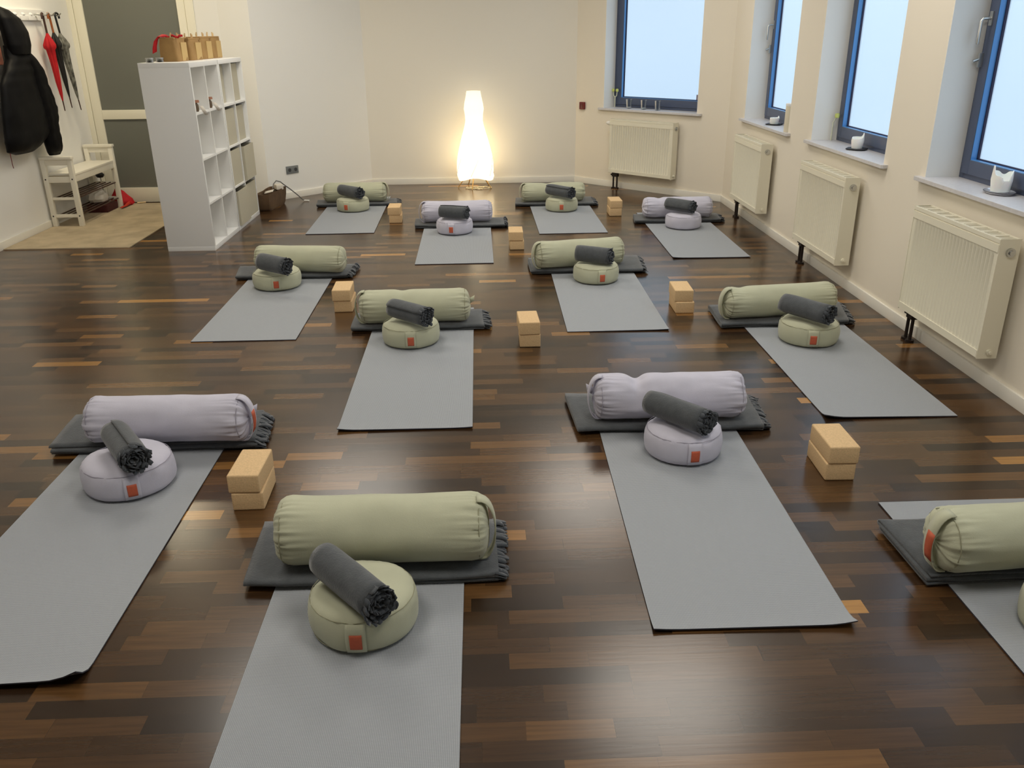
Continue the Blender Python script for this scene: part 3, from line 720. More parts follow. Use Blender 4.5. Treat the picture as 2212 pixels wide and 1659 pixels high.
# station table
ST = {
 1: dict(c='g', mat=(-0.700, 0.925, -0.0), curl=(0, 0), bl=[(-0.80, 2.312), (-0.81, 2.69), (0.015, 2.67), (0.02, 2.316)], bo=((-0.70, 2.432), (-0.005, 2.428)), r=0.112, zb=0.036,
    h='R', cu=(-0.387, 2.143), R=0.1625, ro=((-0.505, 2.195), (-0.318, 1.985)), rz=(0.190, 0.178), tag=(764-786)/116,
    n=('front centre', 'nearest the viewer, bottom centre')),
 2: dict(c='l', mat=(0.482, 2.052, -0.014), curl=(0.008, 0.020), bl=[(0.395, 3.402), (0.385, 3.80), (1.26, 3.74), (1.225, 3.39)], bo=((0.478, 3.505), (1.158, 3.490)), r=0.103, zb=0.036,
    h='L', dent=0.022, crumple=0.006, flap='L', cu=(0.827, 3.222), R=0.161, ro=((0.693, 3.315), (0.880, 3.105)), rz=(0.188, 0.185), tag=(1501-1473)/84.5, n=('front right', 'left of the nearest right cork pair')),
 3: dict(c='l', mat=(-1.757, 1.90, -0.0), curl=(0, 0.045), bl=[(-1.87, 3.32), (-1.90, 3.66), (-1.04, 3.66), (-1.00, 3.33)], bo=((-1.705, 3.372), (-1.02, 3.36)), r=0.1, zb=0.042,
    h='R', tagon=True, crumple=0.004, flap='R', cu=(-1.432, 3.06), R=0.172, ro=((-1.492, 3.125), (-1.335, 2.905)), rz=(0.192, 0.182), tag=(276-277.7)/98.7, n=('front left', 'at the front left edge')),
 4: dict(c='g', mat=(-0.680, 3.497, 0.002), curl=(0.012, 0.006), bl=[(-0.80, 4.872), (-0.81, 5.16), (-0.02, 5.20), (-0.0, 4.872)], bo=((-0.755, 4.955), (-0.09, 4.965)), r=0.099, zb=0.034,
    h='L', dent=0.006, dpos=-0.07, flap='R', cu=(-0.431, 4.698), R=0.164, ro=((-0.535, 4.720), (-0.335, 4.560)), rz=(0.192, 0.184), tag=(886.5-888)/61, n=('centre', 'in the middle of the room')),
 5: dict(c='g', mat=(1.560, 3.503, -0.001), curl=(0.018, 0), bl=[(1.42, 4.80), (1.43, 5.20), (2.28, 5.20), (2.20, 4.82)], bo=((1.440, 4.895), (2.145, 4.975)), r=0.095, zb=0.034,
    h='L', dent=0.006, dpos=-0.25, cu=(1.857, 4.578), R=0.167, ro=((1.722, 4.660), (1.897, 4.435)), rz=(0.194, 0.186), tag=(1759-1746.7)/64.3, n=('right', 'at right beside the nearest radiators')),
 6: dict(c='g', mat=(-1.727, 4.770, -0.0), curl=(0, 0), bl=[(-1.81, 6.108), (-1.86, 6.40), (-0.98, 6.42), (-1.00, 6.108)], bo=((-1.680, 6.235), (-1.012, 6.150)), r=0.096, zb=0.034, curled=True,
    h=None, cu=(-1.470, 5.937), R=0.166, ro=((-1.556, 5.880), (-1.355, 5.745)), rz=(0.193, 0.186), tag=-3.5/52, n=('centre left', 'further back, left of the centre mat')),
 7: dict(c='g', mat=(0.490, 4.806, -0.006), curl=(0, 0.006), bl=[(0.345, 6.11), (0.345, 6.49), (1.20, 6.52), (1.17, 6.10)], bo=((0.378, 6.150), (1.045, 6.270)), r=0.098, zb=0.036,
    h='L', cu=(0.804, 5.937), R=0.161, ro=((0.665, 5.965), (0.885, 5.860)), rz=(0.190, 0.186), tag=13.7/48.7, n=('centre right', 'straight behind the dented lilac bolster')),
 8: dict(c='g', mat=(-1.594, 7.636, 0.012), curl=(0, 0), bl=[(-1.72, 8.902), (-1.74, 9.17), (-0.91, 9.20), (-0.89, 8.93)], bo=((-1.650, 9.02), (-0.995, 9.02)), r=0.098, zb=0.032,
    h='R', cu=(-1.313, 8.735), R=0.163, ro=((-1.433, 8.79), (-1.225, 8.62)), rz=(0.193, 0.186), tag=-14.8/34.9, n=('far left', 'at far left by the brown basket')),
 9: dict(c='l', mat=(-0.535, 6.482, 0.004), curl=(0, 0), bl=[(-0.625, 7.775), (-0.63, 8.10), (0.20, 8.10), (0.20, 7.772)], bo=((-0.562, 7.89), (0.088, 7.905)), r=0.096, zb=0.034, curled=True,
    h='L', cu=(-0.254, 7.607), R=0.161, ro=((-0.379, 7.575), (-0.150, 7.51)), rz=(0.190, 0.186), tag=-7.5/38.9, n=('far centre', 'in front of the glowing paper lamp')),
 10: dict(c='g', mat=(0.500, 7.484, 0.008), curl=(0, 0), bl=[(0.34, 8.77), (0.36, 9.12), (1.16, 9.12), (1.15, 8.74)], bo=((0.405, 8.86), (1.06, 8.875)), r=0.094, zb=0.032, dent=0.006, dpos=-0.06,
    h='L', cu=(0.794, 8.565), R=0.160, ro=((0.662, 8.61), (0.867, 8.40)), rz=(0.193, 0.186), tag=0.0, n=('far right of the lamp', 'at back, right of the lamp')),
 11: dict(c='l', mat=(1.493, 6.522, -0.012), curl=(0.008, 0.004), bl=[(1.415, 7.825), (1.44, 8.14), (2.24, 8.12), (2.22, 7.835)], bo=((1.495, 7.925), (2.145, 7.925)), r=0.094, zb=0.034, crumple=0.007, dent=0.008, dpos=-0.18,
    h=None, cu=(1.821, 7.660), R=0.160, ro=((1.682, 7.75), (1.872, 7.585)), rz=(0.192, 0.186), tag=None, n=('far right corner', 'in the far right radiator corner')),
 12: dict(c='g', mat=(1.472, 0.925, 0.0), curl=(0, 0), bl=[(1.655, 2.21), (1.40, 2.57), (2.32, 2.60), (2.33, 2.24)], bo=((1.415, 2.272), (2.09, 2.30)), r=0.104, zb=0.042,
    h='L', tagon=True, crumple=0.004, cu=(1.738, 1.995), R=0.164, ro=((1.650, 2.065), (1.845, 1.875)), rz=(0.190, 0.186), tag=0.0, n=('right edge', 'cut off by the right edge'))}
BL12 = True
for k, s in ST.items():
    m_, sm = bw[s['c']]; cn = 'sage green' if s['c'] == 'g' else 'pale lilac grey'; short, place = s['n']
    x, y, an = s['mat']
    yoga_mat(x, y, 1.83, 0.612, an, f'light grey textured yoga mat {place}', k, s['curl'])
    bl = s['bl']
    if k == 12: bl = [(1.40, 2.225), (1.385, 2.57), (2.25, 2.60), (2.26, 2.24)]
    blanket(bl, f'folded charcoal blanket under the {cn} bolster {place}', k, layers=4 if k in (3, 12) else 3, thick=s['zb']-0.001, curled=s.get('curled', False), fringe='right')
    extra = {2: 'creased and dented ', 11: 'crumpled '}.get(k, '')
    bolster(s['bo'][0], s['bo'][1], s['zb']+s['r']*0.955+0.012, s['r'], m_, sm, f'{extra}{cn} bolster {place}', k, s.get('h'), s.get('dent', 0), s.get('dpos', -0.15), s.get('crumple', 0), s.get('tagon', False), s.get('flap'))
    cx, cy = s['cu']; phi = None
    if s['tag'] is not None:
        tocam = math.atan2(-cy, -cx); phi = tocam + math.asin(s['tag'])
    cushion(cx, cy, s['R'], m_, sm, f'round {cn} cushion under a roll, {place}', k, phi, roll=s['ro'])
    p0, p1 = s['ro']
    rolled_blanket(p0, p1, s['rz'][0]+0.012, s['rz'][1]+0.012, f'rolled charcoal blanket on {cn} cushion {place}', k+20)

# ------------------------------------------------------------------ cork blocks
def block_mesh():
    b = MB(); b.box(-0.059, 0.059, -0.111, 0.111, 0, 0.0745); return b
proto = None
STK = [(-0.910, 2.943, 0.01, 0.0, 'at front left between two mats'), (1.397, 3.048, -0.02, 0.004, 'at front right by the dented bolster'), (-0.916, 5.405, 0.0, 0.0, 'left of the centre mat'),
       (0.253, 4.672, 0.01, 0.004, 'right of the centre mat'), (1.268, 5.245, -0.02, 0.0, 'left of the mat nearest the radiators'), (-0.832, 8.183, 0.02, 0.0, 'in the far left beside the back mat'),
       (0.275, 7.020, 0.0, 0.004, 'in far centre by the lilac bolster'), (1.289, 8.338, 0.0, 0.0, 'at far right between two back mats')]
rng = random.Random(4)
for (x, y, rz, lift, where) in STK:
    for lev, nm in ((0, 'lower'), (1, 'upper')):
        lab = f'{nm} cork yoga block of the stacked pair {where}'
        if proto is None:
            proto = block_mesh().build('yoga_block', CORK, None, bevel=0.007, bseg=3); o = proto
        else:
            o = proto.copy(); C.objects.link(o)
        dx = -0.008 if lev else 0.003
        o.location = (x+dx*rng.choice((-1, 1))*0.6, y+rng.uniform(-0.006, 0.006), 0.0002+lev*0.0752); o.rotation_euler = (0, 0, rz+rng.uniform(-0.03, 0.03))
        tag(o, lab, 'yoga block', 'stacked cork yoga blocks')

# ------------------------------------------------------------------ cube shelf units
def shelf_unit(y0, label):
    t = thing('cube_shelf', label, 'shelf', (-2.43, y0+0.385, 0), 0, 'white cube shelf units')
    G = Matrix.Translation((2.43, -(y0+0.385), 0))
    x0, x1 = -2.625, -2.235; y1 = y0+0.77
    bx('base_board', WHITE, t, x0, x1, y0, y1, 0.0, 0.038, 0.001, G)
    bx('top_board', WHITE, t, x0, x1, y0, y1, 1.432, 1.47, 0.001, G)
    for a in (y0, y1-0.022): bx('side_panel', WHITE, t, x0, x1, a, a+0.022, 0.038, 1.432, 0.001, G)
    for k in range(1, 4):
        z = 0.038+(1.394-3*0.016)/4*k+0.016*(k-1); bx('shelf_board', WHITE, t, x0+0.002, x1-0.002, y0+0.022, y1-0.022, z, z+0.016, 0.0, G)
    for k in range(4):
        z = 0.038+((1.394-0.048)/4+0.016)*k; bx('divider', WHITE, t, x0+0.002, x1-0.002, y0+0.377, y0+0.393, z, z+(1.394-0.048)/4, 0.0, G)
    return t
shelf_unit(7.083, 'white cube shelf unit with empty cells, nearer of the two joined units')
shelf_unit(7.870, 'white cube shelf unit holding beige storage boxes, farther of the two')
cellh = (1.394-0.048)/4
def storage_box(row, colm, rec, lab, hh=0.312):
    y0 = 7.870+0.022+colm*(0.355+0.016)+0.006; wdt = 0.343
    z0 = 0.0385+(3-row)*(cellh+0.016)
    t = thing('storage_box', lab, 'box', (-2.42-rec, y0+wdt/2, z0), 0, 'beige storage boxes in the cube shelf')
    b = MB(); hw = wdt/2; dp = 0.185; th = 0.006
    b.box(-dp, dp, -hw, hw, 0, th); b.box(-dp, -dp+th, -hw, hw, th, hh); b.box(dp-th, dp, -hw, hw, th, hh); b.box(-dp+th, dp-th, -hw, -hw+th, th, hh); b.box(-dp+th, dp-th, hw-th, hw, th, hh)
    b.build('box_body', BOXF, t, smooth=False)
    b = MB(); b.box(-dp+th, dp-th, -hw+th, hw-th, hh-0.05, hh-0.045); b.build('painted_shade_sheet', BOXIN, t, smooth=False)  # dark sheet below the rim: shade inside the box put into colour
rows = ['top row', 'second row', 'third row', 'bottom row']
for (r_, c_, rec) in ((0, 0, 0.075), (0, 1, 0.045), (1, 0, 0.02), (1, 1, 0.035), (2, 0, 0.012), (2, 1, -0.022), (3, 0, -0.018), (3, 1, 0.004)):
    storage_box(r_, c_, rec, f'beige storage box in the {rows[r_]}, {"nearer" if c_ == 0 else "farther"} column of the far shelf unit', 0.325 if r_ == 0 else 0.308)
# little gift pouches with tags in the top cells
for (y, lab) in ((7.255, 'small brown jar with hanging white tag in the nearer top cell'), (7.625, 'small brown jar with hanging white tag in the farther top cell')):
    t = thing('gift_jar', lab, 'jar', (-2.29, y, 1.0968), 0, 'small tagged jars in the top cells')
    b = MB(); b.lathe([(0.001, 0), (0.028, 0), (0.032, 0.02), (0.030, 0.05), (0.022, 0.062), (0.02, 0.07)], 20, cap=True); b.build('jar_body', mat('brown_jar_glass', (92, 76, 56), 0.35), t)
    b = MB(); b.lathe([(0.001, 0.066), (0.03, 0.066), (0.027, 0.085), (0.001, 0.088)], 20, lambda v, a, i: Vector((v.x+0.01, v.y, v.z+0.1*v.x))); b.build('cloth_cap', mat('rust_cloth', (160, 112, 88), 0.85), t)
    b = MB(); b.add([Vector((0.035, -0.012, 0.045)), Vector((0.062, 0.012, 0.04)), Vector((0.082, 0.055, -0.028)), Vector((0.063, 0.03, -0.03))], [(0, 1, 2, 3)]); b.build('paper_tag', PAPERW, t, solid=0.001)
# kraft bags on top
def kraft_bag(x0, x1, y0, y1, h, lab, seed, ribbon=False):
    cx, cy = (x0+x1)/2, (y0+y1)/2; t = thing('paper_bag', lab, 'bag', (cx, cy, 1.4702), 0, 'kraft paper bags on the shelf')
    wx, wy = (x1-x0)/2, (y1-y0)/2; b = MB(); vs = []; zs = [0, 0.02, h*0.45, h*0.8, h*0.93, h]; n = 40
    for z in zs:
        f = 1-0.02*(z/h) ; fx = 1-0.18*(z/h)**2
        for k in range(n):
            a = 2*PI*k/n; c, s_ = math.cos(a), math.sin(a); e_ = 0.25
            px = wx*fx*abs(c)**e_*(1 if c > 0 else -1); py = wy*f*abs(s_)**e_*(1 if s_ > 0 else -1)
            q = 0.006*fnoise((px*20, py*20, z*20), 1, seed); vs.append(Vector((px+q, py+q, z)))
    N = len(zs)
    b.add(vs, [(i*n+k, i*n+(k+1) % n, (i+1)*n+(k+1) % n, (i+1)*n+k) for i in range(N-1) for k in range(n)] + [tuple(range(n)), tuple(range((N-1)*n, N*n))])
    b.build('bag_body', KRAFT, t, angle=50)
    bx('rolled_top', KRAFT, t, -wx*0.72, wx*0.80, -wy*0.98, wy*0.98, h-0.004, h+0.014, 0.004)
    bx('side_stripe', KRAFTL, t, wx*0.90, wx*1.012, -wy*0.20, wy*0.80, 0.004, h*0.86)
    for q in (-0.4, 0.35):
        b = MB(); zz = h+0.008
        b.box(-0.004+wx*0.3, 0.006+wx*0.3, q*wy*1.6-0.006, q*wy*1.6-0.001, zz, zz+0.038, Matrix.Rotation(0.12*q, 4, 'X')); b.box(-0.004+wx*0.3, 0.006+wx*0.3, q*wy*1.6+0.001, q*wy*1.6+0.006, zz, zz+0.036, Matrix.Rotation(-0.12*q, 4, 'X'))
        b.build('clothes_peg', PEG, t)
    if ribbon:
        b = MB(); pts = [(-0.0, -wy-0.004, h+0.02), (-wx*0.6, -wy-0.008, h+0.025), (-wx*1.05, -wy-0.012, h-0.01), (-wx*1.25, -wy-0.02, h-0.06), (-wx*1.35, -wy-0.015, h-0.10)]
        vv = []
        for (px, py, pz) in pts: vv += [Vector((px-0.012, py-0.004, pz-0.004)), Vector((px+0.016, py+0.02, pz+0.012))]
        b.add(vv, [(2*i, 2*i+1, 2*i+3, 2*i+2) for i in range(4)])
        b.build('red_ribbon', RED, t, solid=0.003, angle=180)
        b = MB(); b.tube([(-wx*0.6+q_*0.02, -wy*0.6+0.01*math.sin(q_*2.4), h+0.022+0.008*math.sin(q_*1.9)) for q_ in range(9)], 0.009, 8); b.build('red_bow', RED, t)
kraft_bag(-2.545, -2.395, 7.350, 7.630, 0.165, 'kraft paper bag with red ribbon, nearest in the row on the white shelf', 1, True)
kraft_bag(-2.545, -2.375, 7.655, 7.960, 0.160, 'kraft paper bag behind the one with the red ribbon', 2)
kraft_bag(-2.545, -2.380, 7.985, 8.290, 0.168, 'kraft paper bag third from the viewer on the shelf', 3)
kraft_bag(-2.545, -2.385, 8.315, 8.600, 0.170, 'kraft paper bag farthest back on the shelf', 4)
for (x, y, lab) in ((-2.566, 7.19, 'tiny glass jar at the left end of the shelf top'), (-2.520, 7.285, 'tiny glass jar touching the ribboned kraft bag')):
    t = thing('spice_jar', lab, 'jar', (x, y, 1.4702), 0, 'tiny glass jars on the shelf top')
    b = MB(); b.lathe([(0.001, 0), (0.026, 0), (0.029, 0.006), (0.029, 0.014)], 20); b.build('dark_contents', mat('dark_filling', (70, 66, 60), 0.6), t)
    b = MB(); b.lathe([(0.0295, 0.0), (0.03, 0.014), (0.029, 0.03)], 20); b.build('glass_wall', GLASS, t)
    b = MB(); b.lathe([(0.001, 0.034), (0.031, 0.034), (0.031, 0.026)], 20); b.build('lid', METAL, t)

# ------------------------------------------------------------------ bench, rug, cloakroom
b = MB(); b.prism([(-4.053, 7.235), (-3.0, 7.235), (-3.0, 9.30), (-4.053, 9.30)], 0.0005, 0.009); tag(b.build('rug', RUG, smooth=False), 'flat beige rug under the white bench by the door', 'rug')
t = thing('bench', 'white wooden bench with armrests and dark shoe rack bars on the beige rug', 'bench', (-3.905, 8.63, 0.009))
G = Matrix.Translation((3.905, -8.63, 0)); x0, x1, y0, y1 = -4.047, -3.762, 8.135, 9.115; pw = 0.042
for (a, c) in ((x0, y0), (x1-pw, y0), (x0, y1-pw), (x1-pw, y1-pw)): bx('leg', BENCH, t, a, a+pw, c, c+pw, 0.0, 0.612, 0.003, G)
for c in (y0, y1-pw):
    bx('armrest', BENCH, t, x0-0.0, x1+0.008, c-0.008, c+pw+0.008, 0.612, 0.638, 0.004, G)
    for za, zb_ in ((0.56, 0.612), (0.405, 0.458), (0.245, 0.268), (0.082, 0.112)): bx('end_rail', BENCH, t, x0+pw, x1-pw, c+0.008, c+0.034, za, zb_, 0.002, G)
bx('seat', BENCH, t, x0+0.012, x1-0.006, y0+pw+0.001, y1-pw-0.001, 0.462, 0.482, 0.003, G)
bx('seat_rail', BENCH, t, x1-0.032, x1-0.010, y0+pw, y1-pw, 0.405, 0.462, 0.002, G)
bx('seat_rail', BENCH, t, x0+0.012, x0+0.034, y0+pw, y1-pw, 0.405, 0.462, 0.002, G)
for z in (0.257, 0.096):
    for k in range(5):
        b = MB(); xx = x0+0.05+k*0.052; b.tube([G @ Vector((xx, y0+0.034, z)), G @ Vector((xx, y1-0.034, z))], 0.0065, 10); b.build('shoe_rack_bar', BROWNW, t)
for xx in (x0+pw*0.5, x1-pw*0.5):
    for z in (0.435, 0.097):
        b = MB(); b.tube([G @ Vector((xx, y0-0.001, z)), G @ Vector((xx, y0+0.003, z))], 0.007, 12); b.build('bolt', BLACK, t)
# things under / behind the bench
t = thing('shoe_box', 'dark red box on the rug under the far end of the bench', 'box', (-3.90, 8.93, 0.009))
b = MB(); b.box(-0.10, 0.10, -0.13, 0.13, 0, 0.07); b.build('box_body', DKRED, t, bevel=0.002)
t = thing('plastic_bag', 'crumpled pale plastic bag on the lower rack of the bench', 'bag', (-3.915, 8.90, 0.112))
b = MB()
prof = [(0.001, 0), (0.075, 0.0), (0.09, 0.03), (0.08, 0.07), (0.05, 0.10), (0.015, 0.115), (0.001, 0.116)]
b.lathe(prof, 28, lambda v, a, i: Vector((v.x*1.0+0.012*fnoise((v.x*30, v.y*30, v.z*30), 1, 3), v.y*1.5+0.014*fnoise((v.x*30, v.y*30, v.z*30), 1, 5), v.z+(0.01*fnoise((v.x*30, v.y*30, 1), 1, 7) if i > 1 else 0)))); b.build('bag_body', BAGPL, t, angle=30)
t = thing('lint_brush', 'brush with round dark head and metal shaft standing behind the bench', 'brush', (-4.0, 9.26, 0.0))
b = MB(); b.lathe([(0.001, 0.009), (0.045, 0.009), (0.048, 0.02), (0.01, 0.03), (0.008, 0.05)], 20); b.build('foot', BLACK, t)
b = MB(); b.tube([(0.0, 0, 0.03), (-0.012, 0, 0.32)], 0.006, 12); b.build('shaft', METAL, t)
b = MB(); b.lathe([(0.001, 0.29), (0.03, 0.292), (0.042, 0.31), (0.042, 0.325), (0.028, 0.34), (0.001, 0.343)], 20, c=(-0.012, 0, 0)); b.build('round_head', BLACK, t)
t = thing('cloth_bag', 'crumpled red cloth bag lying on the rug by the bench and door', 'bag', (-3.80, 9.235, 0.0095))
prof = [(0.001, 0.0), (0.075, 0.0), (0.095, 0.02), (0.09, 0.06), (0.065, 0.10), (0.035, 0.14), (0.012, 0.165), (0.001, 0.168)]
b = MB(); b.lathe(prof, 36, lambda v, a, i: Vector((v.x*1.1+0.02*fnoise((v.x*16, v.y*16, v.z*16), 1, 2)+(0.012*math.sin(a*7) if i > 1 else 0)-v.z*0.25, v.y*0.85+0.02*fnoise((v.x*16, v.y*16, v.z*16), 1, 4), v.z))); b.build('cloth_body', RED, t, angle=60)
b = MB(); b.grid(lambda u, v: Vector((0.062+0.03*u-0.01*v, -0.06-0.20*v, 0.012+0.03*(1-v)*math.sin(PI*u)+0.003*math.sin(v*9))), 6, 12); b.build('trailing_end', mat('orange_red_cloth', (196, 54, 30), 0.8), t, solid=0.004)
b = MB(); b.tube([(-3.68, 9.27, 0.018), (-3.60, 9.305, 0.018)], 0.008, 10); tag(b.build('shoe_horn', PEG), 'short pale wooden stick on the rug beside the red cloth bag', 'stick')

t = thing('coat_rack', 'white wall-mounted coat rack with flap hooks above the bench', 'coat rack', (-4.07, 8.2, 1.85))
G = Matrix.Translation((4.07, -8.2, -1.85))
b = MB(); b.box(-4.07, -4.048, 7.45, 8.84, 1.838, 1.893, G); b.build('rail_board', WHITE, t, bevel=0.003)
yy = 7.50
while yy < 8.72:
    b = MB(); b.box(-4.066, -4.036, yy, yy+0.13, 1.803, 1.842, G); b.build('flap_hook', WHITE, t, bevel=0.004)
    b = MB(); b.lathe([(0.001, 0), (0.03, 0.0), (0.012, 0.02), (0.001, 0.022)], 14, lambda v, a, i: G @ Vector((-4.046+v.z*0.8, yy+0.065+v.x, 1.852+v.y*0.55))); b.build('peg', WHITE, t)
    yy += 0.14
for q in (8.612, 8.728, 8.862):
    b = MB(); b.tube([G @ Vector((-4.05, q, 1.855)), G @ Vector((-3.94, q, 1.846)), G @ Vector((-3.915, q, 1.866))], 0.006, 10); b.build('hook', METAL, t)

def umbrella(top, end, x, rc, mh, mc, lab, crook_dir, cut=0.2):
    A = Vector((x, top[0], top[1])); B = Vector((x, end[0], end[1])); d = (B-A); L = d.length; D = d.normalized()
    t = thing('umbrella', lab, 'umbrella', tuple(A), 0, 'closed umbrellas hanging on the coat rack')
    S = Vector((0, 1, 0))*crook_dir
    # crook handle
    b = MB(); pts = [D*(L*cut)]
    pts.append(D*0.03)
    for k in range(1, 9):
        a = PI*k/8; pts.append(D*0.03 + S*(0.026*(1-math.cos(a))) - D*(0.028*math.sin(a)))
    pts.append(D*0.05+S*0.052)
    b.tube(pts, 0.0095, 12); b.build('handle', mh, t)
    b = MB(); b.tube([D*(L*cut), D*L], [0.005, 0.0035], 10); b.build('shaft', METAL, t)
    # canopy
    ax = D; ux = Vector((1, 0, 0)); uy = ax.cross(ux).normalized()
    pr = [(0.0, 0.008), (0.03, 0.014), (0.10, 0.7*rc), (0.17, rc), (0.21, 0.98*rc), (0.24, 0.70*rc), (0.45, 0.56*rc), (0.7, 0.42*rc), (0.88, 0.25*rc), (0.985, 0.10*rc)]
    c0 = L*cut*0.97; c1 = L*0.90; n = 48; vs = []
    for i, (q, r_) in enumerate(pr):
        p = D*(c0+(c1-c0)*q)
        for k in range(n):
            a = 2*PI*k/n; rr = r_*(1+0.14*math.sin(a*8+q*5)+0.12*fnoise((math.cos(a), math.sin(a), q*6), 1.3, top[0]*9)); vs.append(p+(ux*math.cos(a)+uy*math.sin(a))*rr)
    b = MB(); b.add(vs, [(i*n+k, i*n+(k+1) % n, (i+1)*n+(k+1) % n, (i+1)*n+k) for i in range(len(pr)-1) for k in range(n)]); b.build('folded_canopy', mc, t, angle=60)
    b = MB(); b.tube([D*(c1-0.01), D*(L-0.004)], [0.006, 0.0045], 10); b.build('tip', BROWNW, t)
umbrella((8.625, 1.865), (8.688, 1.004), -3.975, 0.050, BROWNW, RED, 'red closed umbrella with dark crook handle hanging on the coat rack', -0.5)
umbrella((8.742, 1.868), (8.842, 1.02), -3.972, 0.044, ORANGEW, UMBK, 'black closed umbrella with orange-brown handle, middle of the three hanging', -0.6)
umbrella((8.835, 1.872), (9.009, 0.987), -3.962, 0.050, BLACK, UMBG, 'grey patterned closed umbrella with black crook handle, rightmost of three', 1.4)

# jacket
t = thing('jacket', 'black hooded puffer jacket hanging on the coat rack at the left edge', 'jacket', (-4.0, 7.85, 1.80))
def jloft(name, rows, par, m, xb=-4.004, seed=1, nz=46, quilt=0.0):
    # rows: (z, yL, yR, depth)
    b = MB(); n = 40; vs = []
    for j in range(nz+1):
        q = j/nz*(len(rows)-1); i = min(int(q), len(rows)-2); f = q-i; r = [rows[i][k]*(1-f)+rows[i+1][k]*f for k in range(4)]
        z, yl, yr, dp = r; cy = (yl+yr)/2; hw = (yr-yl)/2
        for k in range(n):
            a = 2*PI*k/n; c, s_ = math.cos(a), math.sin(a)
            px = xb+dp/2*(1+s_*(1+0.15*fnoise((c*3, z*5, 0), 1, seed))); py = cy+hw*c
            px += 0.012*fnoise((py*7, z*7, 0), 1, seed)*(s_+1)/2 + quilt*abs(math.sin(z*PI/0.085))*(s_+1)/2
            vs.append(Vector((px+4.0, py-7.85, z-1.80)))
    b.add(vs, [(i*n+k, i*n+(k+1) % n, (i+1)*n+(k+1) % n, (i+1)*n+k) for i in range(nz) for k in range(n)] + [tuple(range(n)), tuple(range(nz*n, nz*n+n))])
    return b.build(name, m, par, angle=70)
jloft('jacket_body', [(1.60, 7.79, 8.10, 0.10), (1.49, 7.76, 8.14, 0.13), (1.40, 7.66, 8.15, 0.14), (1.30, 7.55, 8.16, 0.14), (1.067, 7.465, 8.20, 0.15), (0.85, 7.42, 8.14, 0.15), (0.77, 7.45, 8.00, 0.12), (0.735, 7.60, 7.92, 0.07)], t, BLACKJ, quilt=0.008)
jloft('hood', [(1.90, 7.83, 7.92, 0.03), (1.875, 7.80, 8.00, 0.07), (1.81, 7.79, 8.085, 0.12), (1.70, 7.785, 8.145, 0.15), (1.60, 7.785, 8.13, 0.16), (1.53, 7.80, 8.11, 0.15)], t, BLACKJ, seed=4)
jloft('sleeve', [(1.53, 7.96, 8.125, 0.10), (1.455, 7.99, 8.175, 0.13), (1.357, 8.02, 8.241, 0.14), (1.217, 8.05, 8.285, 0.14), (1.072, 8.07, 8.345, 0.14), (0.91, 8.08, 8.335, 0.13), (0.76, 8.10, 8.335, 0.12), (0.685, 8.13, 8.325, 0.10), (0.655, 8.17, 8.31, 0.07)], t, BLACKJ, xb=-3.985, seed=7, quilt=0.007)
b = MB(); b.tube([(0.06, -0.38, -1.0), (0.055, -0.375, -1.13), (0.05, -0.36, -1.16)], 0.003, 8); o = b.build('drawcord', mat('dark_red_cord', (110, 26, 30), 0.7), t)
b = MB(); b.tube([(0.06, 0.19, -0.31), (0.07, 0.27, -0.34), (0.075, 0.33, -0.44)], 0.0035, 8); b.build('drawcord', BLACK, t)
b = MB(); b.box(-4.002, -3.94, 7.59, 7.705, 1.45, 1.80); tag(b.build('scarf', SCARF, bevel=0.02), 'rust and green garment hanging left of the black jacket at the picture edge', 'scarf')

# ------------------------------------------------------------------ basket with cable
t = thing('felt_basket', 'dark brown soft basket on the parquet beside the white shelf end', 'basket', (-2.21, 8.98, 0.0))
b = MB()
P4 = [(-0.085, -0.255), (0.055, -0.235), (0.125, 0.235), (-0.03, 0.20)]
def bask(z, sc, j):
    out = []; n = 44
    for k in range(n):
        q = k/n*4; i = int(q); f = q-i; a, c = Vector(P4[i]), Vector(P4[(i+1) % 4]); p = a.lerp(c, f); cc = Vector((0.02, 0)); p = cc+(p-cc)*sc
        w_ = 0.008*fnoise((p.x*12, p.y*12, z*9), 1, 3); out.append(Vector((p.x+w_, p.y+w_, z + (0.010*fnoise((p.x*8, p.y*8, 0), 1, 8) if j else 0))))
    return out
rings = [bask(0.001, 0.86, 0), bask(0.03, 0.94, 0), bask(0.10, 1.0, 0), bask(0.175, 1.03, 1)]
inner = [bask(0.173, 0.96, 1), bask(0.10, 0.93, 0), bask(0.03, 0.88, 0)]
n = 44; allr = rings+inner
b.add([v for r_ in allr for v in r_], [(i*n+k, i*n+(k+1) % n, (i+1)*n+(k+1) % n, (i+1)*n+k) for i in range(len(allr)-1) for k in range(n)] + [tuple(range(n)), tuple(range((len(allr)-1)*n, len(allr)*n))])
b.build('basket_body', FELT, t, angle=70)
t2 = thing('extension_lead', 'grey cable with white plug hanging out of the brown basket', 'cable', (-2.15, 9.12, 0.18))
b = MB(); b.tube([(-0.03, -0.06, 0.0), (-0.02, -0.04, 0.045), (0.0, 0.0, 0.07), (0.035, 0.03, 0.055), (0.062, 0.06, 0.02), (0.11, 0.10, -0.03), (0.17, 0.15, -0.10), (0.215, 0.18, -0.155), (0.235, 0.19, -0.172)], 0.006, 10); b.build('cable', GREYC, t2)
b = MB(); b.box(-0.002, 0.055, -0.012, 0.012, 0, 0.014, Matrix.Translation((0.235, 0.185, -0.179)) @ Matrix.Rotation(-0.3, 4, 'Z')); b.build('plug', WPLAST, t2, bevel=0.003)
b = MB(); b.box(-0.035, 0.04, -0.05, 0.05, -0.02, 0.028, Matrix.Translation((0.01, 0.03, 0.0)) @ Matrix.Rotation(0.5, 4, 'Z')); b.build('socket_strip', PAPERW, t2, bevel=0.006)
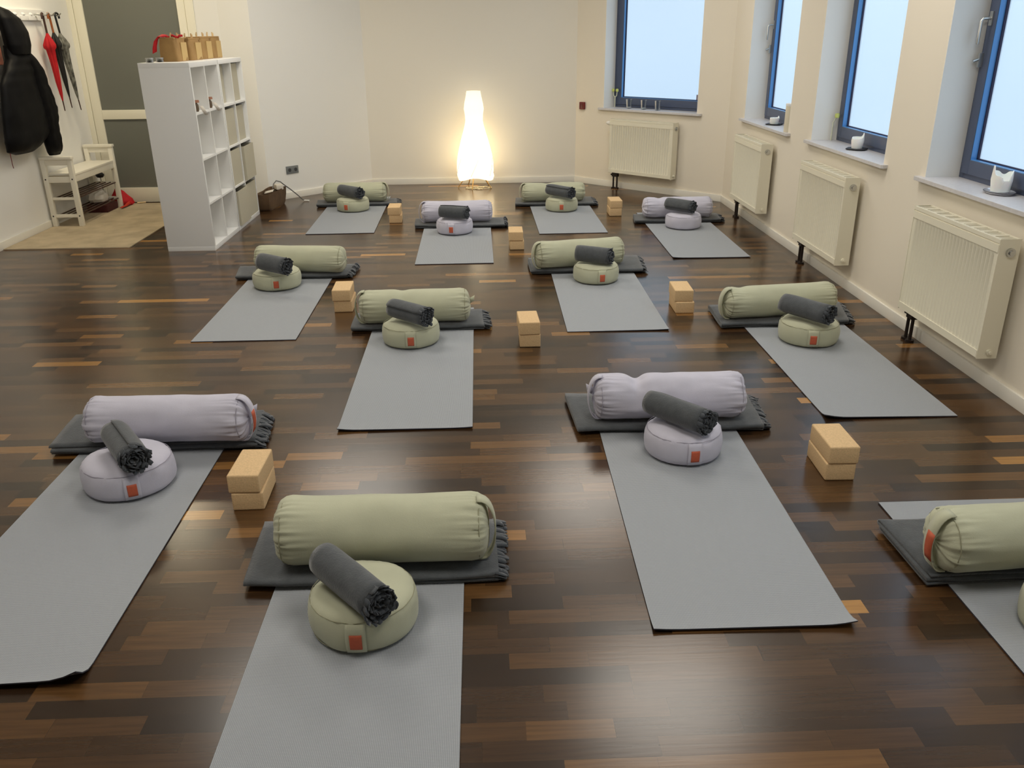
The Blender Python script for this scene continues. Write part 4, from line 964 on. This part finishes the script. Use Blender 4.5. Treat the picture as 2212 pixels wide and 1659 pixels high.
b = MB(); b.grid(lambda u, v: Vector((-2.24+0.09*u, 8.93+0.12*v, 0.15+0.02*u+0.015*math.sin(v*4))), 4, 4); tag(b.build('paper_sheet', PAPERW, solid=0.002), 'crumpled pale paper lying inside the brown basket', 'paper')

# ------------------------------------------------------------------ floor lamp
t = thing('paper_lamp', 'glowing white paper floor lamp on thin brass legs by the far wall', 'lamp', (-0.073, 10.02, 0.0))
prof = [(0.165, 0.118), (0.200, 0.112), (0.212, 0.14), (0.214, 0.20), (0.208, 0.29), (0.192, 0.38), (0.172, 0.46), (0.150, 0.545), (0.128, 0.62), (0.108, 0.69), (0.098, 0.745), (0.102, 0.81), (0.112, 0.87), (0.104, 0.93), (0.088, 1.0), (0.078, 1.06)]
def sh(v, a, i):
    r_, z_ = prof[i]; k = max(0, min(1, (0.6-z_)/0.4))
    tw = a+z_*1.6
    saw = ((tw*6/(2*PI)) % 1.0)
    rr = r_*(1 + k*0.10*(saw-0.5))
    return Vector((rr*math.cos(a), rr*math.sin(a), z_ + (0.02*k*math.sin(a*3) if i < 2 else 0)))
b = MB(); b.lathe(prof, 120, sh); b.build('lamp_shade', SHADE, t, angle=25)
SLIT = mat('shade_slit', (150, 140, 116), 0.8)
for k in range(6):
    a0 = 2*PI*k/6 + 0.3; pts = []
    for j in range(7):
        z_ = 0.15+0.19*j/6; r_ = 0.2165-0.0*z_ if z_ < 0.22 else 0.2165-(z_-0.22)*0.11
        a = a0 + (z_-0.15)*2.2; pts.append((r_*1.03*math.cos(a), r_*1.03*math.sin(a), z_))
    b = MB(); b.tube(pts, 0.0022, 6); b.build('shade_rib', SLIT, t)
for k in range(5):
    a = 2*PI*k/5+0.75
    b = MB(); b.tube([(0.085*math.cos(a), 0.085*math.sin(a), 0.165), (0.205*math.cos(a), 0.205*math.sin(a), 0.004)], 0.0055, 10); b.build('leg', BRASS, t)
b = MB(); b.tube([(0.062*math.cos(2*PI*k/24), 0.062*math.sin(2*PI*k/24), 0.155) for k in range(25)], 0.005, 8, cap=False); b.build('base_ring', BRASS, t)
b = MB(); pts = []
for k in range(60):
    q = k/59; a = q*PI*5.4; r_ = 0.05+0.055*math.sin(q*PI*1.7)**2
    pts.append((0.02+0.08*math.sin(a*0.62)+r_*math.cos(a), -0.10+0.04*math.cos(a*0.4)+r_*0.6*math.sin(a), 0.006+0.006*(k % 3 == 0)))
b.tube(pts, 0.0035, 8); b.build('power_cord', CABLE, t)
for (z_, p_, r_) in ((0.32, 4.2, 0.045), (0.60, 0.7, 0.035)):
    ld = bpy.data.lights.new('bulb', 'POINT'); ld.energy = p_; ld.color = (1.0, 0.82, 0.56); ld.shadow_soft_size = r_
    lo = bpy.data.objects.new('bulb', ld); C.objects.link(lo); lo.parent = t; lo.location = (0, 0, z_)

# ------------------------------------------------------------------ things on the sills
GT = 'tea-light glasses on the far window sill'
for (x, y, lab, cand) in ((1.650, 9.855, 'tea-light glass on the far window sill, leftmost of three', True), (1.787, 9.712, 'tea-light glass on the far window sill, middle one', True), (1.915, 9.578, 'tea-light glass on the far window sill, rightmost and empty', False)):
    t = thing('tealight_glass', lab, 'glass', (x, y, 0.8645), 0, GT)
    b = MB(); b.lathe([(0.001, 0.001), (0.028, 0.001), (0.031, 0.04), (0.036, 0.098), (0.0345, 0.098), (0.029, 0.04), (0.026, 0.006), (0.001, 0.006)], 28); b.build('glass_cup', GLASS, t)
    if cand: b = MB(); b.lathe([(0.001, 0.0065), (0.019, 0.0065), (0.019, 0.018), (0.001, 0.018)], 20); b.build('tealight', WAX, t)
t = thing('forked_stick', 'thin pale Y-shaped stick with yellow-green tips in the far window corner', 'stick', tuple(WA(Vector((0.445, 0.15, 0.8645)))))
u = WA.u
b = MB(); b.tube([(0, 0, 0), tuple(u*0.0+Vector((0, 0, 0.11)))], 0.006, 8); 
for sg in (-1, 1): b.tube([tuple(Vector((0, 0, 0.105))), tuple(u*sg*0.022+Vector((0, 0, 0.125))), tuple(u*sg*0.026+Vector((0, 0, 0.165)))], 0.0055, 8)
b.build('fork', PALE, t)
for sg in (-1, 1):
    b = MB(); b.lathe([(0.001, -0.018), (0.014, -0.014), (0.017, 0), (0.014, 0.014), (0.001, 0.018)], 14, c=tuple(u*sg*0.026+Vector((0, 0, 0.18)))); b.build('tip', YGRN, t)
t = thing('forked_stick', 'thin pale stick with a yellow-green tip leaning in the corner of the third window', 'stick', (2.64, 6.555, 0.8845))
b = MB(); b.tube([(0, 0, 0), (0.0, -0.004, 0.13), (0.012, -0.02, 0.165)], 0.006, 8); b.build('fork', PALE, t)
b = MB(); b.lathe([(0.001, -0.018), (0.016, -0.014), (0.018, 0), (0.016, 0.014), (0.001, 0.018)], 14, c=(0.014, -0.03, 0.18)); b.build('tip', YGRN, t)

def candle(x, y, lab, seed, style):
    t = thing('candle', lab, 'candle', (x, y, 0.8845), 0, 'burnt white candles on the window sills')
    zb = 0.010
    h_ = 0.075
    prof = [(0.001, zb), (0.036, zb), (0.038, zb+0.02), (0.041, zb+0.05), (0.038, zb+h_), (0.034, zb+h_), (0.030, zb+0.045), (0.001, zb+0.03)]
    def fn(v, a, i):
        z = v.z; s_ = 1.0
        if i in (4, 5):
            if style == 2: z += 0.030*max(0, math.cos(a-2.6))**4+0.022*max(0, math.cos(a+0.5))**6 - 0.028*max(0, math.cos(a+PI/2))**3 + 0.006*math.sin(a*5)
            elif style == 1: z += 0.028*max(0, math.cos(a+0.2))**8 - 0.012*max(0, math.cos(a+2.4))
            else: z += 0.020*max(0, math.cos(a))**8-0.03
        return Vector((v.x+0.003*fnoise((math.cos(a), math.sin(a), z*20), 1.4, seed), v.y+0.003*fnoise((math.sin(a), math.cos(a), z*20), 1.4, seed), z))
    b = MB(); b.lathe(prof, 48, fn); b.build('wax_body', WAX, t, angle=60)
    b = MB(); b.tube([(0, 0, zb+0.03), (0.003, 0, zb+0.055)], 0.0012, 6); b.build('wick', BLACK, t)
    return t
def tray_leaf(x, y, lab, r=0.072):
    b = MB(); poly = [(r*(1.25 if k % 3 == 0 else 0.95)*math.cos(2*PI*k/12)*0.8, r*1.05*math.sin(2*PI*k/12)) for k in range(12)]
    b.prism(poly, 0, 0.004); b.prism([(p[0]*1.1, p[1]*1.1) for p in poly], 0.004, 0.010); o = b.build('candle_tray', TRAYK, None, smooth=False); o.location = (x, y, 0.8845); tag(o, lab, 'tray', 'small candle trays')
    return o
tray_leaf(2.585, 7.72, 'small black tray under the melted candle stub, farthest of the candle trays'); candle(2.585, 7.72, 'melted white candle stub on a black tray, farthest of the three candles', 2, 0)
tray_leaf(2.607, 6.00, 'small black leaf-shaped tray under the candle on the third window sill'); candle(2.607, 6.00, 'white candle with one raised wax point on the third window sill', 3, 1)
t = thing('candle_tray', 'oval polished silver tray under the jagged candle on the nearest sill', 'tray', (2.612, 4.255, 0.8845), 0, 'small candle trays')
b = MB(); b.lathe([(0.001, 0.004), (0.055, 0.004), (0.07, 0.007), (0.078, 0.014), (0.078, 0.010), (0.07, 0.002), (0.05, 0.0), (0.001, 0.0)], 40, lambda v, a, i: Vector((v.x*0.85, v.y*1.15, v.z))); b.build('dish', TRAYM, t)
b = MB(); b.tube([Vector((0.0785*0.85*math.cos(2*PI*k/48), 0.0785*1.15*math.sin(2*PI*k/48), 0.0115)) for k in range(49)], 0.0016, 8, cap=False); b.build('dark_rim', BLACK, t)
c_ = candle(2.612, 4.255, 'jagged burnt-down white candle on the silver tray, nearest of the candles', 4, 2); c_.scale = (1.2, 1.2, 1.15)
t = thing('container', 'cream cylindrical container with top painted window-lit at the end of the second window sill', 'container', (2.545, 7.165, 0.8845))
b = MB(); b.lathe([(0.001, 0.0), (0.058, 0.0), (0.06, 0.004), (0.06, 0.205), (0.001, 0.205)], 40); b.build('body', mat('cream_card', (226, 218, 196), 0.8), t)
b = MB(); b.lathe([(0.001, 0.222), (0.056, 0.222), (0.0615, 0.218), (0.0615, 0.202), (0.001, 0.202)], 40); b.build('lid', WHITE, t)  # whiter than the body: window light on the top painted in
